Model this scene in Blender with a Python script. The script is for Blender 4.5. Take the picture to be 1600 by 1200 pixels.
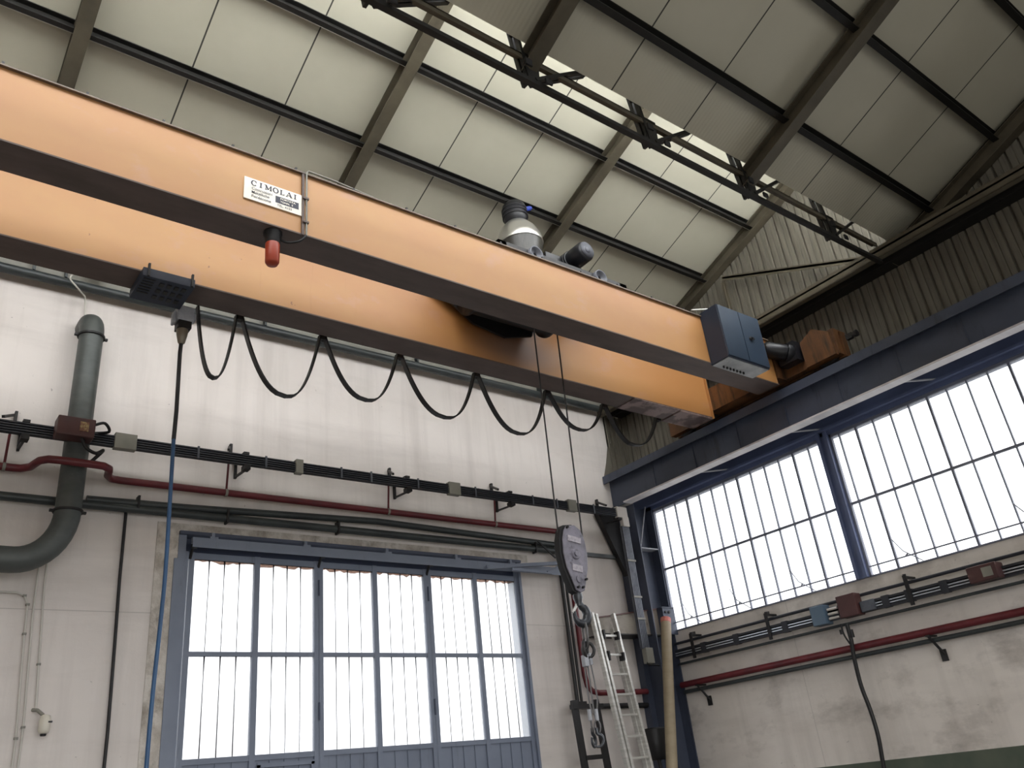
import bpy, math, random
from mathutils import Vector, Matrix
random.seed(4)
for o in list(bpy.data.objects): bpy.data.objects.remove(o)
SC = bpy.context.scene
COL = SC.collection

# ------------------------------------------------------------------ camera
F_PX = 1305.3152
M_CAM = [[0.79266097, -0.60059815, -0.10473991],
         [0.1914576, 0.40833353, -0.89252883],
         [0.57881998, 0.68741952, 0.43865913]]      # rows: right, down, forward
CAM = Vector((0, 0, 1.6))
cd = bpy.data.cameras.new('camera'); cam = bpy.data.objects.new('camera', cd); COL.objects.link(cam)
r, d, f = [Vector(v) for v in M_CAM]
mw = Matrix.Identity(4)
for i in range(3):
    mw[i][0] = r[i]; mw[i][1] = -d[i]; mw[i][2] = -f[i]; mw[i][3] = CAM[i]
cam.matrix_world = mw
cd.sensor_width = 36; cd.lens = F_PX / 1600 * 36; cd.clip_end = 300
SC.camera = cam

# ------------------------------------------------------------------ light
EXPOSURE = 0.0
SKY = 13.6
w = bpy.data.worlds.new('overcast_sky'); SC.world = w; w.use_nodes = True
wn = w.node_tree; wn.nodes.clear()
wo = wn.nodes.new('ShaderNodeOutputWorld'); bg = wn.nodes.new('ShaderNodeBackground')
tc = wn.nodes.new('ShaderNodeTexCoord'); sx = wn.nodes.new('ShaderNodeSeparateXYZ'); rp = wn.nodes.new('ShaderNodeValToRGB')
rp.color_ramp.elements[0].position = 0.49; rp.color_ramp.elements[0].color = (.10, .10, .095, 1)
rp.color_ramp.elements[1].position = 0.505; rp.color_ramp.elements[1].color = (.44, .445, .45, 1)
el = rp.color_ramp.elements.new(1.0); el.color = (.94, .95, .96, 1)
ma = wn.nodes.new('ShaderNodeMath'); ma.operation = 'MULTIPLY_ADD'; ma.inputs[1].default_value = .5; ma.inputs[2].default_value = .5
wn.links.new(tc.outputs['Generated'], sx.inputs[0]); wn.links.new(sx.outputs[2], ma.inputs[0]); wn.links.new(ma.outputs[0], rp.inputs[0])
wn.links.new(rp.outputs[0], bg.inputs[0]); bg.inputs[1].default_value = SKY; wn.links.new(bg.outputs[0], wo.inputs[0])
SC.view_settings.view_transform = 'Standard'; SC.view_settings.look = 'None'
SC.view_settings.gamma = 1; SC.view_settings.use_curve_mapping = False
SC.view_settings.exposure = EXPOSURE

def portal(name, loc, rot, sx_, sy_):
    l = bpy.data.lights.new(name, 'AREA'); l.shape = 'RECTANGLE'; l.size = sx_; l.size_y = sy_
    l.cycles.is_portal = True
    o = bpy.data.objects.new(name, l); COL.objects.link(o); o.location = loc; o.rotation_euler = rot
H = math.pi / 2
portal('daylight_opening', (10.97, 1.0, 4.8), (0, H, 0), 2.2, 17.2)       # right wall windows, shining to -X
portal('daylight_opening', (5.6, 9.97, 3.4), (-H, 0, 0), 5.0, 2.4)       # gate, shining to -Y
portal('daylight_opening', (1.5, 4.16, 9.3), (H, 0, 0), 19, 2.2)         # roof glazing, shining to +Y
portal('daylight_opening', (1.5, -1.69, 10.2), (H, 0, 0), 19, .7)

portal('daylight_opening', (.5, -7.5, 2.6), (H, 0, 0), 14, 5.2)       # unseen opening added behind the camera for fill

# ------------------------------------------------------------------ rays: a photo pixel met with a real plane
def ray(x, y):
    u = (x - 800) / F_PX; v = (y - 600) / F_PX
    return Vector([M_CAM[0][i] * u + M_CAM[1][i] * v + M_CAM[2][i] for i in range(3)])
def at_y(x, y, Y): q = ray(x, y); return CAM + q * ((Y - CAM.y) / q.y)
def at_x(x, y, X): q = ray(x, y); return CAM + q * ((X - CAM.x) / q.x)
def at_z(x, y, Z): q = ray(x, y); return CAM + q * ((Z - CAM.z) / q.z)

# ------------------------------------------------------------------ materials
def lin(c):
    c = c / 255
    return c / 12.92 if c <= .04045 else ((c + .055) / 1.055) ** 2.4
def rgb(c): return (lin(c[0]), lin(c[1]), lin(c[2]), 1)
class NT:
    def __init__(s, name):
        s.m = bpy.data.materials.new(name); s.m.use_nodes = True; s.t = s.m.node_tree
        s.b = s.t.nodes['Principled BSDF']; s.out = s.t.nodes['Material Output']
    def n(s, k, **kw):
        q = s.t.nodes.new(k)
        for a, b in kw.items(): setattr(q, a, b)
        return q
    def l(s, a, b): s.t.links.new(a, b)
    def noise(s, scale, detail=4, rough=.6, sock=None):
        p = s.n('ShaderNodeNewGeometry'); mp = s.n('ShaderNodeMapping'); nz = s.n('ShaderNodeTexNoise')
        mp.inputs['Scale'].default_value = scale
        s.l(p.outputs['Position'], mp.inputs[0]); s.l(mp.outputs[0], nz.inputs['Vector'])
        nz.inputs['Scale'].default_value = 1; nz.inputs['Detail'].default_value = detail; nz.inputs['Roughness'].default_value = rough
        return nz.outputs['Fac']
    def ramp(s, src, a, b, ca, cb):
        q = s.n('ShaderNodeValToRGB'); e = q.color_ramp.elements
        e[0].position = a; e[0].color = ca; e[1].position = b; e[1].color = cb
        s.l(src, q.inputs[0]); return q.outputs[0]
    def mix(s, fac, a, b, mode='MIX'):
        q = s.n('ShaderNodeMix', data_type='RGBA', blend_type=mode)
        for sock, v in ((q.inputs[0], fac), (q.inputs[6], a), (q.inputs[7], b)):
            if hasattr(v, 'is_output'): s.l(v, sock)
            else: sock.default_value = v
        return q.outputs[2]
W1 = (1, 1, 1, 1); K1 = (0, 0, 0, 1)
def mat(name, c, rough=.6, metal=0, c2=None, scale=(2, 2, 2), lo=.35, hi=.7, dirt=None, dscale=(6, 6, 1), dlo=.55, dhi=.75, bump=0, bscale=(30, 30, 30)):
    s = NT(name); col = rgb(c)
    if c2: col = s.mix(s.ramp(s.noise(scale), lo, hi, K1, W1), rgb(c), rgb(c2))
    if dirt: col = s.mix(s.ramp(s.noise(dscale, 6, .7), dlo, dhi, K1, W1), col, rgb(dirt))
    if hasattr(col, 'is_output'): s.l(col, s.b.inputs['Base Color'])
    else: s.b.inputs['Base Color'].default_value = col
    s.b.inputs['Roughness'].default_value = rough; s.b.inputs['Metallic'].default_value = metal
    if bump:
        b = s.n('ShaderNodeBump'); b.inputs['Strength'].default_value = bump; b.inputs['Distance'].default_value = .02
        s.l(s.noise(bscale), b.inputs['Height']); s.l(b.outputs[0], s.b.inputs['Normal'])
    return s.m

def wall_material(name, ca, cb, cs, joints=None):
    s = NT(name)
    base = s.mix(s.ramp(s.noise((.35, .35, .5), 5), .38, .66, K1, W1), rgb(ca), rgb(cb))
    v = s.ramp(s.noise((3.1, 3.1, .22), 6, .6), .48, .85, K1, (.5, .5, .5, 1))            # streaks that run down
    base = s.mix(v, base, rgb(cs))
    h = s.ramp(s.noise((.28, .28, 1.7), 6, .65), .50, .82, K1, (.45, .45, .45, 1))             # trowel marks
    base = s.mix(h, base, rgb(cs))
    if name == 'grey_plaster':
        base = s.mix(s.ramp(s.noise((1.1, .8, 1.5), 7, .65), .52, .74, K1, (.7, .7, .7, 1)), base, rgb((128, 120, 112)))
    sp = s.ramp(s.noise((14, 14, 14), 3, .6), .70, .76, K1, (.5, .5, .5, 1))
    base = s.mix(sp, base, rgb((110, 104, 100)))
    if joints:
        p = s.n('ShaderNodeNewGeometry'); x = s.n('ShaderNodeSeparateXYZ'); s.l(p.outputs['Position'], x.inputs[0])
        for ax, val, wd in joints:
            a = s.n('ShaderNodeMath', operation='SUBTRACT'); a.inputs[1].default_value = val; s.l(x.outputs[ax], a.inputs[0])
            b = s.n('ShaderNodeMath', operation='ABSOLUTE'); s.l(a.outputs[0], b.inputs[0])
            c = s.n('ShaderNodeMath', operation='LESS_THAN'); c.inputs[1].default_value = wd; s.l(b.outputs[0], c.inputs[0])
            k = s.n('ShaderNodeMath', operation='MULTIPLY'); k.inputs[1].default_value = .35; s.l(c.outputs[0], k.inputs[0])
            base = s.mix(k.outputs[0], base, rgb((120, 114, 110)))
    s.l(base, s.b.inputs['Base Color']); s.b.inputs['Roughness'].default_value = .85
    b = s.n('ShaderNodeBump'); b.inputs['Strength'].default_value = .15; b.inputs['Distance'].default_value = .02
    s.l(s.noise((9, 9, 9)), b.inputs['Height']); s.l(b.outputs[0], s.b.inputs['Normal'])
    return s.m

def sheet_material(name, c, c2, x0, pitch):
    """flat roof sheet with dark joints at every pitch along X and fine ribs pressed in"""
    s = NT(name)
    base = s.mix(s.ramp(s.noise((.9, .9, .9), 4), .35, .7, K1, W1), rgb(c), rgb(c2))
    p = s.n('ShaderNodeNewGeometry'); x = s.n('ShaderNodeSeparateXYZ'); s.l(p.outputs['Position'], x.inputs[0])
    a = s.n('ShaderNodeMath', operation='SUBTRACT'); a.inputs[1].default_value = x0 - pitch * 40 - .009; s.l(x.outputs[0], a.inputs[0])
    m = s.n('ShaderNodeMath', operation='MODULO'); m.inputs[1].default_value = pitch; s.l(a.outputs[0], m.inputs[0])
    c_ = s.n('ShaderNodeMath', operation='LESS_THAN'); c_.inputs[1].default_value = .018; s.l(m.outputs[0], c_.inputs[0])
    base = s.mix(c_.outputs[0], base, rgb((62, 60, 54)))
    s.l(base, s.b.inputs['Base Color']); s.b.inputs['Roughness'].default_value = .6
    r1 = s.n('ShaderNodeMath', operation='MULTIPLY'); r1.inputs[1].default_value = 2 * math.pi / .05; s.l(x.outputs[0], r1.inputs[0])
    r2 = s.n('ShaderNodeMath', operation='SINE'); s.l(r1.outputs[0], r2.inputs[0])
    b = s.n('ShaderNodeBump'); b.inputs['Strength'].default_value = .25; b.inputs['Distance'].default_value = .004
    g_ = s.n('ShaderNodeMath', operation='GREATER_THAN'); g_.inputs[1].default_value = 3.53; s.l(x.outputs[1], g_.inputs[0])
    g2 = s.n('ShaderNodeMath', operation='LESS_THAN'); g2.inputs[1].default_value = 4.2; s.l(x.outputs[1], g2.inputs[0])
    g3 = s.n('ShaderNodeMath', operation='MULTIPLY'); s.l(g_.outputs[0], g3.inputs[0]); s.l(g2.outputs[0], g3.inputs[1])
    g4 = s.n('ShaderNodeMath', operation='MULTIPLY'); s.l(g3.outputs[0], g4.inputs[0]); s.l(r2.outputs[0], g4.inputs[1])
    s.l(g4.outputs[0], b.inputs['Height']); s.l(b.outputs[0], s.b.inputs['Normal'])
    return s.m

def glass(name, tint, keep):
    s = NT(name)
    tr = s.n('ShaderNodeBsdfTransparent'); tr.inputs[0].default_value = tint
    df = s.n('ShaderNodeBsdfTranslucent'); df.inputs[0].default_value = (.9, .92, .93, 1)
    gl = s.n('ShaderNodeBsdfGlossy'); gl.inputs['Roughness'].default_value = .15
    m1 = s.n('ShaderNodeMixShader'); m1.inputs[0].default_value = 1 - keep
    s.l(tr.outputs[0], m1.inputs[1]); s.l(df.outputs[0], m1.inputs[2])
    m2 = s.n('ShaderNodeMixShader'); m2.inputs[0].default_value = .05
    s.l(m1.outputs[0], m2.inputs[1]); s.l(gl.outputs[0], m2.inputs[2]); s.l(m2.outputs[0], s.out.inputs['Surface'])
    return s.m

def girder_material(name, soot=False):
    s = NT(name)
    base = s.mix(s.ramp(s.noise((.6, .6, 1.2), 4), .38, .68, K1, W1), rgb((188, 143, 92)), rgb((182, 132, 88)))
    base = s.mix(s.ramp(s.noise((1.7, 1.7, 2.6), 5), .60, .74, K1, (.55, .55, .55, 1)), base, rgb((184, 144, 126)))   # chalky pink patches
    base = s.mix(s.ramp(s.noise((9, 9, 9), 4), .72, .76, K1, (.8, .8, .8, 1)), base, rgb((120, 84, 70)))
    p = s.n('ShaderNodeNewGeometry')
    if True:
        def blob(cx, cz, rx, rz, c, amt, inner=.25):
            nonlocal base
            mp = s.n('ShaderNodeMapping', vector_type='POINT')
            mp.inputs['Scale'].default_value = (1 / rx, 0, 1 / rz); mp.inputs['Location'].default_value = (-cx / rx, 0, -cz / rz)
            s.l(p.outputs['Position'], mp.inputs[0])
            ln = s.n('ShaderNodeVectorMath', operation='LENGTH'); s.l(mp.outputs[0], ln.inputs[0])
            base = s.mix(s.ramp(ln.outputs['Value'], inner, 1.0, (amt, amt, amt, 1), K1), base, rgb(c))
        blob(9.8, 6.8, 2.6, 3.0, (176, 118, 56), .6 if soot else .5, .3)        # less faded paint near the end
    if soot:                                                # oil and soot thrown by the hoist, and rust runs
        blob(6.1, 7.1, 1.9, .85, (150, 92, 30), .8)
        blob(6.3, 6.75, .95, .38, (120, 104, 98), .75)
        blob(6.05, 7.25, .85, .38, (16, 14, 14), 1.0, .45)
        base = s.mix(s.ramp(s.noise((9, 9, .7), 5), .66, .84, K1, (.25, .25, .25, 1)), base, rgb((140, 96, 56)))
    s.l(base, s.b.inputs['Base Color']); s.b.inputs['Roughness'].default_value = .5
    return s.m

M = {}
M['wall'] = wall_material('white_plaster', (226, 219, 214), (214, 206, 200), (168, 160, 154),
                          [(2, 3.86, .005)])
M['wall_low'] = wall_material('grey_plaster', (230, 223, 216), (212, 204, 196), (168, 160, 152), [(1, 7.4, .004), (1, 3.8, .004)])
M['wall_patch'] = mat('raw_mortar', (178, 170, 160), .9, c2=(206, 200, 192), scale=(5, 5, 4), lo=.4, hi=.6, dirt=(140, 132, 120), dscale=(4, 4, 3), dlo=.5, dhi=.7, bump=.6)
M['floor'] = mat('worn_concrete', (118, 114, 108), .7, c2=(100, 96, 91), scale=(1, 1, 1), bump=.2)
M['green'] = mat('green_wall_paint', (72, 82, 70), .6, c2=(88, 94, 80))
M['roof'] = sheet_material('pale_roof_sheet', (196, 192, 174), (188, 184, 166), 4.2, 3.3667 / 3)
M['roof_out'] = mat('white_coated_roof_top', (238, 238, 234), .7)  # unseen top made bright to bounce daylight under the far slope
M['corr'] = mat('corrugated_cladding', (112, 107, 95), .6, c2=(94, 90, 80), scale=(1, 14, 1), dirt=(78, 72, 60), dscale=(2, 12, 1.2), dlo=.5, dhi=.8)
M['rafter'] = mat('olive_grey_steel', (90, 83, 68), .5, c2=(72, 66, 54), scale=(3, 3, 3))
M['purlin'] = mat('blackened_steel', (26, 24, 20), .6, c2=(18, 17, 14))
M['lip'] = mat('bare_steel_edge', (190, 186, 174), .4)
M['beam'] = mat('dark_blue_grey_steel', (70, 77, 94), .55, c2=(58, 64, 78), scale=(1.2, 1.2, 2), dirt=(40, 40, 46), dlo=.55, dhi=.8)
M['lintel'] = mat('slate_blue_paint', (92, 104, 138), .5, c2=(82, 92, 122))  # bluish window flare put into the colour of lintel and post
M['gate'] = mat('grey_blue_gate_paint', (122, 130, 146), .5, c2=(112, 120, 136), dirt=(96, 101, 112), dlo=.6, dhi=.8)
M['gate_d'] = mat('grey_blue_track_paint', (72, 80, 100), .5, c2=(60, 68, 86))  # darker gate paint: shade of the header recess is in the colour
M['orange'] = girder_material('faded_orange_paint')
M['orange_s'] = girder_material('sooty_orange_paint', True)
M['orange_d'] = mat('grimy_orange_paint', (116, 76, 42), .5, c2=(86, 56, 34), dirt=(44, 34, 26), dlo=.48, dhi=.66)
M['under'] = mat('brown_grimy_primer', (98, 82, 76), .6, c2=(80, 68, 62), scale=(2, 6, 1))
M['flange'] = mat('dull_flange_steel', (120, 104, 88), .5, c2=(80, 66, 56), scale=(6, 6, 6))
M['worn'] = mat('worn_primer', (140, 120, 116), .6, c2=(90, 74, 70), scale=(3, 3, 3), lo=.45, hi=.55)
M['box'] = mat('petrol_blue_enamel', (46, 62, 80), .45, c2=(40, 54, 70), dirt=(70, 84, 100), dscale=(12, 12, 2), dlo=.68, dhi=.8)
M['box_d'] = mat('navy_enamel', (34, 42, 58), .5)
M['guard'] = mat('tarry_black_guard', (14, 13, 14), .6)
M['boxbot'] = mat('whitish_worn_plate', (150, 152, 154), .6, c2=(190, 192, 192), scale=(5, 5, 5))
M['black'] = mat('black_rubber', (24, 23, 24), .5)
M['dark'] = mat('dark_iron', (44, 43, 44), .5, .3, c2=(32, 31, 32), scale=(8, 8, 8))
M['motor'] = mat('dark_motor_paint', (30, 31, 36), .4, c2=(20, 20, 24))
M['cast'] = mat('grey_cast_metal', (168, 170, 176), .45, 0, c2=(140, 142, 148), scale=(10, 10, 10))
M['housing'] = mat('dull_grey_casing', (104, 106, 114), .45, c2=(80, 82, 90), scale=(12, 12, 12))
M['alu'] = mat('brushed_aluminium', (206, 204, 198), .35, .35, c2=(176, 174, 168), scale=(4, 4, 30))
M['lamp'] = mat('spun_aluminium', (214, 212, 208), .28, .9)
M['strip'] = mat('pale_worn_flange', (222, 218, 220), .35, c2=(190, 186, 190), scale=(1, 4, 1))  # window reflection put into the whitish colour
M['refr'] = mat('smoked_ribbed_refractor', (46, 45, 42), .3, 0, c2=(70, 67, 62), scale=(30, 30, 3))
M['duct'] = mat('galvanised_duct', (86, 90, 88), .5, .2, c2=(70, 74, 72), scale=(3, 3, 6), dirt=(128, 130, 128), dscale=(10, 10, 10), dlo=.64, dhi=.8)
M['red'] = mat('oxide_red_paint', (106, 35, 41), .4, c2=(84, 29, 35), scale=(4, 4, 4))
M['pipe'] = mat('dark_green_grey_paint', (58, 64, 64), .4, c2=(44, 48, 50), scale=(4, 4, 4))
M['cable_grey'] = mat('light_grey_pvc', (196, 192, 184), .5)
M['bar'] = mat('busbar_grey', (96, 100, 108), .45, .2, c2=(74, 78, 86), scale=(8, 8, 8))
M['bar_d'] = mat('busbar_dark', (42, 44, 52), .5, c2=(34, 36, 42))
M['cover'] = mat('grey_joint_cover', (138, 136, 126), .5, c2=(118, 116, 108))
M['cover_l'] = mat('pale_joint_cover', (196, 190, 184), .5)
M['tap'] = mat('brown_red_tap_box', (84, 50, 48), .5, c2=(66, 42, 42))
M['tapl'] = mat('faded_label', (160, 140, 96), .6, c2=(120, 80, 60), scale=(20, 20, 20), lo=.45, hi=.55)
M['silver'] = mat('bright_busbar', (190, 196, 204), .3, .6)
M['tblue'] = mat('blue_grey_switch', (84, 104, 122), .4)
M['blue'] = mat('blue_cable_sheath', (42, 80, 118), .45, c2=(34, 66, 100))
M['plugblue'] = mat('blue_plug', (40, 60, 150), .4)
M['plate'] = mat('white_enamel_plate', (244, 238, 226), .4, c2=(236, 226, 210))
M['ink'] = mat('dark_blue_ink', (48, 50, 66), .5)
M['cone'] = mat('khaki_gland', (130, 122, 108), .4, .3)
M['hookm'] = mat('oiled_hook_steel', (76, 78, 82), .35, .5, c2=(50, 52, 56), scale=(10, 10, 10))
M['block'] = mat('greasy_grey_block_paint', (132, 128, 140), .45, c2=(98, 95, 104), scale=(6, 6, 6), dirt=(52, 50, 56), dscale=(14, 14, 14), dlo=.56, dhi=.7)
M['blockplate'] = mat('pale_cast_label', (184, 178, 184), .5, c2=(140, 134, 144), scale=(30, 30, 30))
M['rope'] = mat('greased_wire_rope', (50, 48, 48), .5, .3)
M['sling'] = mat('grey_wire_rope', (96, 94, 94), .4, .5)
M['pole'] = mat('cream_tube', (152, 138, 114), .6, c2=(140, 126, 102), scale=(3, 3, 8), dirt=(124, 108, 86), dscale=(20, 20, 20), dlo=.62, dhi=.75)
M['poletop'] = mat('red_tube_end', (188, 84, 84), .6, c2=(200, 140, 120), scale=(20, 20, 20))
M['corbel'] = mat('beige_grey_bracket_paint', (168, 160, 148), .6, c2=(140, 132, 122), scale=(2, 2, 4), dirt=(90, 84, 78), dscale=(3, 3, 3), dlo=.5, dhi=.7)
M['corbel_e'] = mat('red_brown_flange_edge', (92, 62, 60), .6)
M['camw'] = mat('cream_plastic', (214, 208, 194), .4)
M['bargrey'] = mat('window_bar_steel', (120, 124, 140), .5, c2=(100, 104, 118))  # lightened: bloom of the bright windows is in the bar colour
M['joint'] = glass('grey_glazing_joint', (.10, .095, .10, 1), .97)
M['soot'] = glass('dust_on_glass', (.46, .36, .31, 1), .95)
M['pane'] = glass('profiled_glass', (.50, .50, .505, 1), .85)
M['dirty'] = glass('dusty_window_glass', (.66, .66, .67, 1), .9)
M['clear'] = glass('window_glass', (1, 1, 1, 1), .86)
mb = NT('amber_lens')
mb.b.inputs['Base Color'].default_value = rgb((160, 60, 34)); mb.b.inputs['Roughness'].default_value = .38; M['amber'] = mb.m

def smooth(P, n=5):
    P = [Vector(p) for p in P]; out = []
    for i in range(len(P) - 1):
        a, b, c, d_ = P[max(i - 1, 0)], P[i], P[i + 1], P[min(i + 2, len(P) - 1)]
        for k in range(n):
            t = k / n
            out.append(.5 * ((2 * b) + (c - a) * t + (2 * a - 5 * b + 4 * c - d_) * t * t + (3 * b - a - 3 * c + d_) * t ** 3))
    return out + [P[-1]]
# ------------------------------------------------------------------ mesh builder
WORG = {}
class MB:
    def __init__(s): s.v = []; s.f = []; s.mi = []; s.sm = []; s.cur = 0; s.smooth = False; s.gid = []; s.g = 0; s.hold = False
    def add(s, vs, fs, smooth=None):
        b = len(s.v); s.v += [Vector(p) for p in vs]
        for q in fs:
            s.f.append([b + i for i in q]); s.mi.append(s.cur); s.gid.append(s.g); s.sm.append(s.smooth if smooth is None else smooth)
        return s
    def nx(s):
        if not s.hold: s.g += 1
    def box(s, x0, x1, y0, y1, z0, z1):
        s.nx()
        vs = [(x, y, z) for z in (z0, z1) for y in (y0, y1) for x in (x0, x1)]
        return s.add(vs, [(0, 2, 3, 1), (4, 5, 7, 6), (0, 1, 5, 4), (2, 6, 7, 3), (0, 4, 6, 2), (1, 3, 7, 5)], False)
    def bar(s, p, q, w, h, up=(0, 0, 1)):
        s.nx()
        p = Vector(p); q = Vector(q); a = (q - p).normalized(); u = Vector(up)
        if abs(a.dot(u)) > .98: u = Vector((1, 0, 0))
        side = a.cross(u).normalized(); u = side.cross(a).normalized()
        vs = []
        for e in (p, q):
            for i, j in ((-1, -1), (1, -1), (1, 1), (-1, 1)): vs.append(e + side * (w / 2 * i) + u * (h / 2 * j))
        return s.add(vs, [(0, 1, 2, 3), (7, 6, 5, 4), (0, 4, 5, 1), (1, 5, 6, 2), (2, 6, 7, 3), (3, 7, 4, 0)], False)
    def ibeam(s, p, q, w, h, up=(0, 0, 1), t=.014):
        p = Vector(p); q = Vector(q); a = (q - p).normalized(); u = Vector(up)
        side = a.cross(u).normalized(); u = side.cross(a).normalized()
        s.bar(p, q, t, h - 2 * t, u)
        for k in (-1, 1): s.bar(p + u * (k * (h - t) / 2), q + u * (k * (h - t) / 2), w, t, u)
        return s
    def tube(s, pts, r, n=12, caps=True, closed=False):
        s.nx()
        pts = [Vector(p) for p in pts]; N = len(pts); rs = r if isinstance(r, (list, tuple)) else [r] * N
        rings = []; prev = None
        for i in range(N):
            if closed: t = (pts[(i + 1) % N] - pts[i - 1]).normalized()
            else: t = (pts[min(i + 1, N - 1)] - pts[max(i - 1, 0)]).normalized()
            if prev is None:
                u = Vector((0, 0, 1)) if abs(t.z) < .9 else Vector((1, 0, 0))
                a = t.cross(u).normalized()
            else:
                a = prev - t * prev.dot(t)
                a = a.normalized() if a.length > 1e-6 else t.orthogonal().normalized()
            prev = a; b = t.cross(a)
            rings.append([pts[i] + (a * math.cos(2 * math.pi * k / n) + b * math.sin(2 * math.pi * k / n)) * rs[i] for k in range(n)])
        vs = [p for g in rings for p in g]; fs = []
        for i in range(N if closed else N - 1):
            j = (i + 1) % N
            for k in range(n): fs.append((i * n + k, i * n + (k + 1) % n, j * n + (k + 1) % n, j * n + k))
        s.add(vs, fs, True)
        if caps and not closed:
            s.add(rings[0], [tuple(range(n))[::-1]], False); s.add(rings[-1], [tuple(range(n))], False)
        return s
    def lathe(s, prof, c, ax=(0, 0, 1), n=24, smooth=True):
        s.nx()
        c = Vector(c); ax = Vector(ax).normalized(); a = ax.orthogonal().normalized(); b = ax.cross(a)
        vs = []; fs = []
        for r_, z in prof:
            for k in range(n):
                t = 2 * math.pi * k / n; vs.append(c + ax * z + (a * math.cos(t) + b * math.sin(t)) * r_)
        for i in range(len(prof) - 1):
            for k in range(n): fs.append((i * n + k, i * n + (k + 1) % n, (i + 1) * n + (k + 1) % n, (i + 1) * n + k))
        s.add(vs, fs, smooth)
        for i, rev in ((0, True), (len(prof) - 1, False)):
            if prof[i][0] > 1e-4:
                g = list(range(i * n, i * n + n)); s.add([vs[k] for k in g], [tuple(range(n))[::-1] if rev else tuple(range(n))], False)
        return s
    def prism(s, poly, o, ex, ey, ez):
        """polygon poly in the plane (o, ex, ey), pushed along ez"""
        s.nx(); o = Vector(o); ex = Vector(ex); ey = Vector(ey); ez = Vector(ez); n = len(poly)
        lo = [o + ex * p[0] + ey * p[1] for p in poly]; hi = [p + ez for p in lo]
        return s.add(lo + hi, [tuple(range(n))[::-1], tuple(range(n, 2 * n))] + [(i, (i + 1) % n, n + (i + 1) % n, n + i) for i in range(n)], False)
    def each(s, name, m, parent, bevel=0):
        out = []
        for g in sorted(set(s.gid)):
            q = MB(); ids = [i for i, k in enumerate(s.gid) if k == g]; mp = {}
            for i in ids:
                for k in s.f[i]:
                    if k not in mp: mp[k] = len(q.v); q.v.append(s.v[k])
                q.f.append([mp[k] for k in s.f[i]]); q.mi.append(s.mi[i]); q.sm.append(s.sm[i])
            out.append(q.build(name, m, parent, bevel))
        return out
    def build(s, name, m, parent=None, bevel=0):
        ms = m if isinstance(m, (list, tuple)) else [m]
        me = bpy.data.meshes.new(name)
        if parent is None:
            lo = Vector([min(p[i] for p in s.v) for i in range(3)]); hi = Vector([max(p[i] for p in s.v) for i in range(3)])
            org = Vector(((lo.x + hi.x) / 2, (lo.y + hi.y) / 2, lo.z))
        else: org = WORG[parent.name]
        me.from_pydata([tuple(p - org) for p in s.v], [], s.f)
        for k in ms: me.materials.append(M[k])
        for p, i, g in zip(me.polygons, s.mi, s.sm): p.material_index = i; p.use_smooth = g
        me.validate(); me.update()
        o = bpy.data.objects.new(name, me); COL.objects.link(o)
        if parent is None: o.location = org
        else: o.parent = parent
        WORG[o.name] = org
        if bevel:
            b = o.modifiers.new('soft_edges', 'BEVEL'); b.width = bevel; b.segments = 2; b.limit_method = 'ANGLE'
        return o
def tag(o, label=None, cat=None, group=None, kind=None):
    if label: o['label'] = label
    if cat: o['category'] = cat
    if group: o['group'] = group
    if kind: o['kind'] = kind
    return o
def thing(name, loc, label=None, cat=None, group=None, kind=None):
    o = bpy.data.objects.new(name, None); COL.objects.link(o); o.location = loc; o.empty_display_size = .1
    WORG[o.name] = Vector(loc)
    return tag(o, label, cat, group, kind)
def struct(name, b, m): return tag(b.build(name, m), kind='structure')

# ================================================================== THE SETTING
XR, YB, XL, YF = 11.0, 10.0, -8.0, -7.55
struct('floor', MB().box(XL - .3, XR + .3, YF - .3, YB + .3, -.2, 0), 'floor')
# back wall with the gate opening; white sheet stops short of the corner above the runway beam
b = MB()
b.box(XL - .3, 2.97, YB, YB + .3, 0, 8.2).box(8.12, 10.55, YB, YB + .3, 0, 8.2).box(2.97, 8.12, YB, YB + .3, 4.82, 8.2)
b.box(10.55, XR + .3, YB, YB + .3, 0, 6.5)
b.prism([(10.55, 7.2), (10.64, 7.22), (10.55, 8.2)], (0, YB, 0), (1, 0, 0), (0, 0, 1), (0, .05, 0))
struct('wall_back', b, 'wall')
struct('trim_1', MB().box(2.72, 2.97, YB - .012, YB, 0, 4.82).box(2.72, 8.3, YB - .012, YB, 4.82, 4.93), 'wall_patch')
# right wall: parapet, sill, then windows between lintel and sill
b = MB(); b.box(XR, XR + .3, YF, YB, 0, 3.74)
struct('wall_right', b, 'wall_low')
struct('baseboard_right', MB().box(XR - .006, XR, YF, 9.6, 0, 1.49), 'green')
struct('wall_left', MB().box(XL - .3, XL, YF, YB, 0, 11.5), 'wall')
b = MB(); b.box(XL - .3, -6.5, YF - .3, YF, 0, 5.2).box(7.5, XR + .3, YF - .3, YF, 0, 5.2)  # unseen wall; its wide opening is added to fill the lower back wall
b.box(XL - .3, XR + .3, YF - .3, YF, 5.2, 10.6)
struct('wall_front', b, 'wall')
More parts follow.
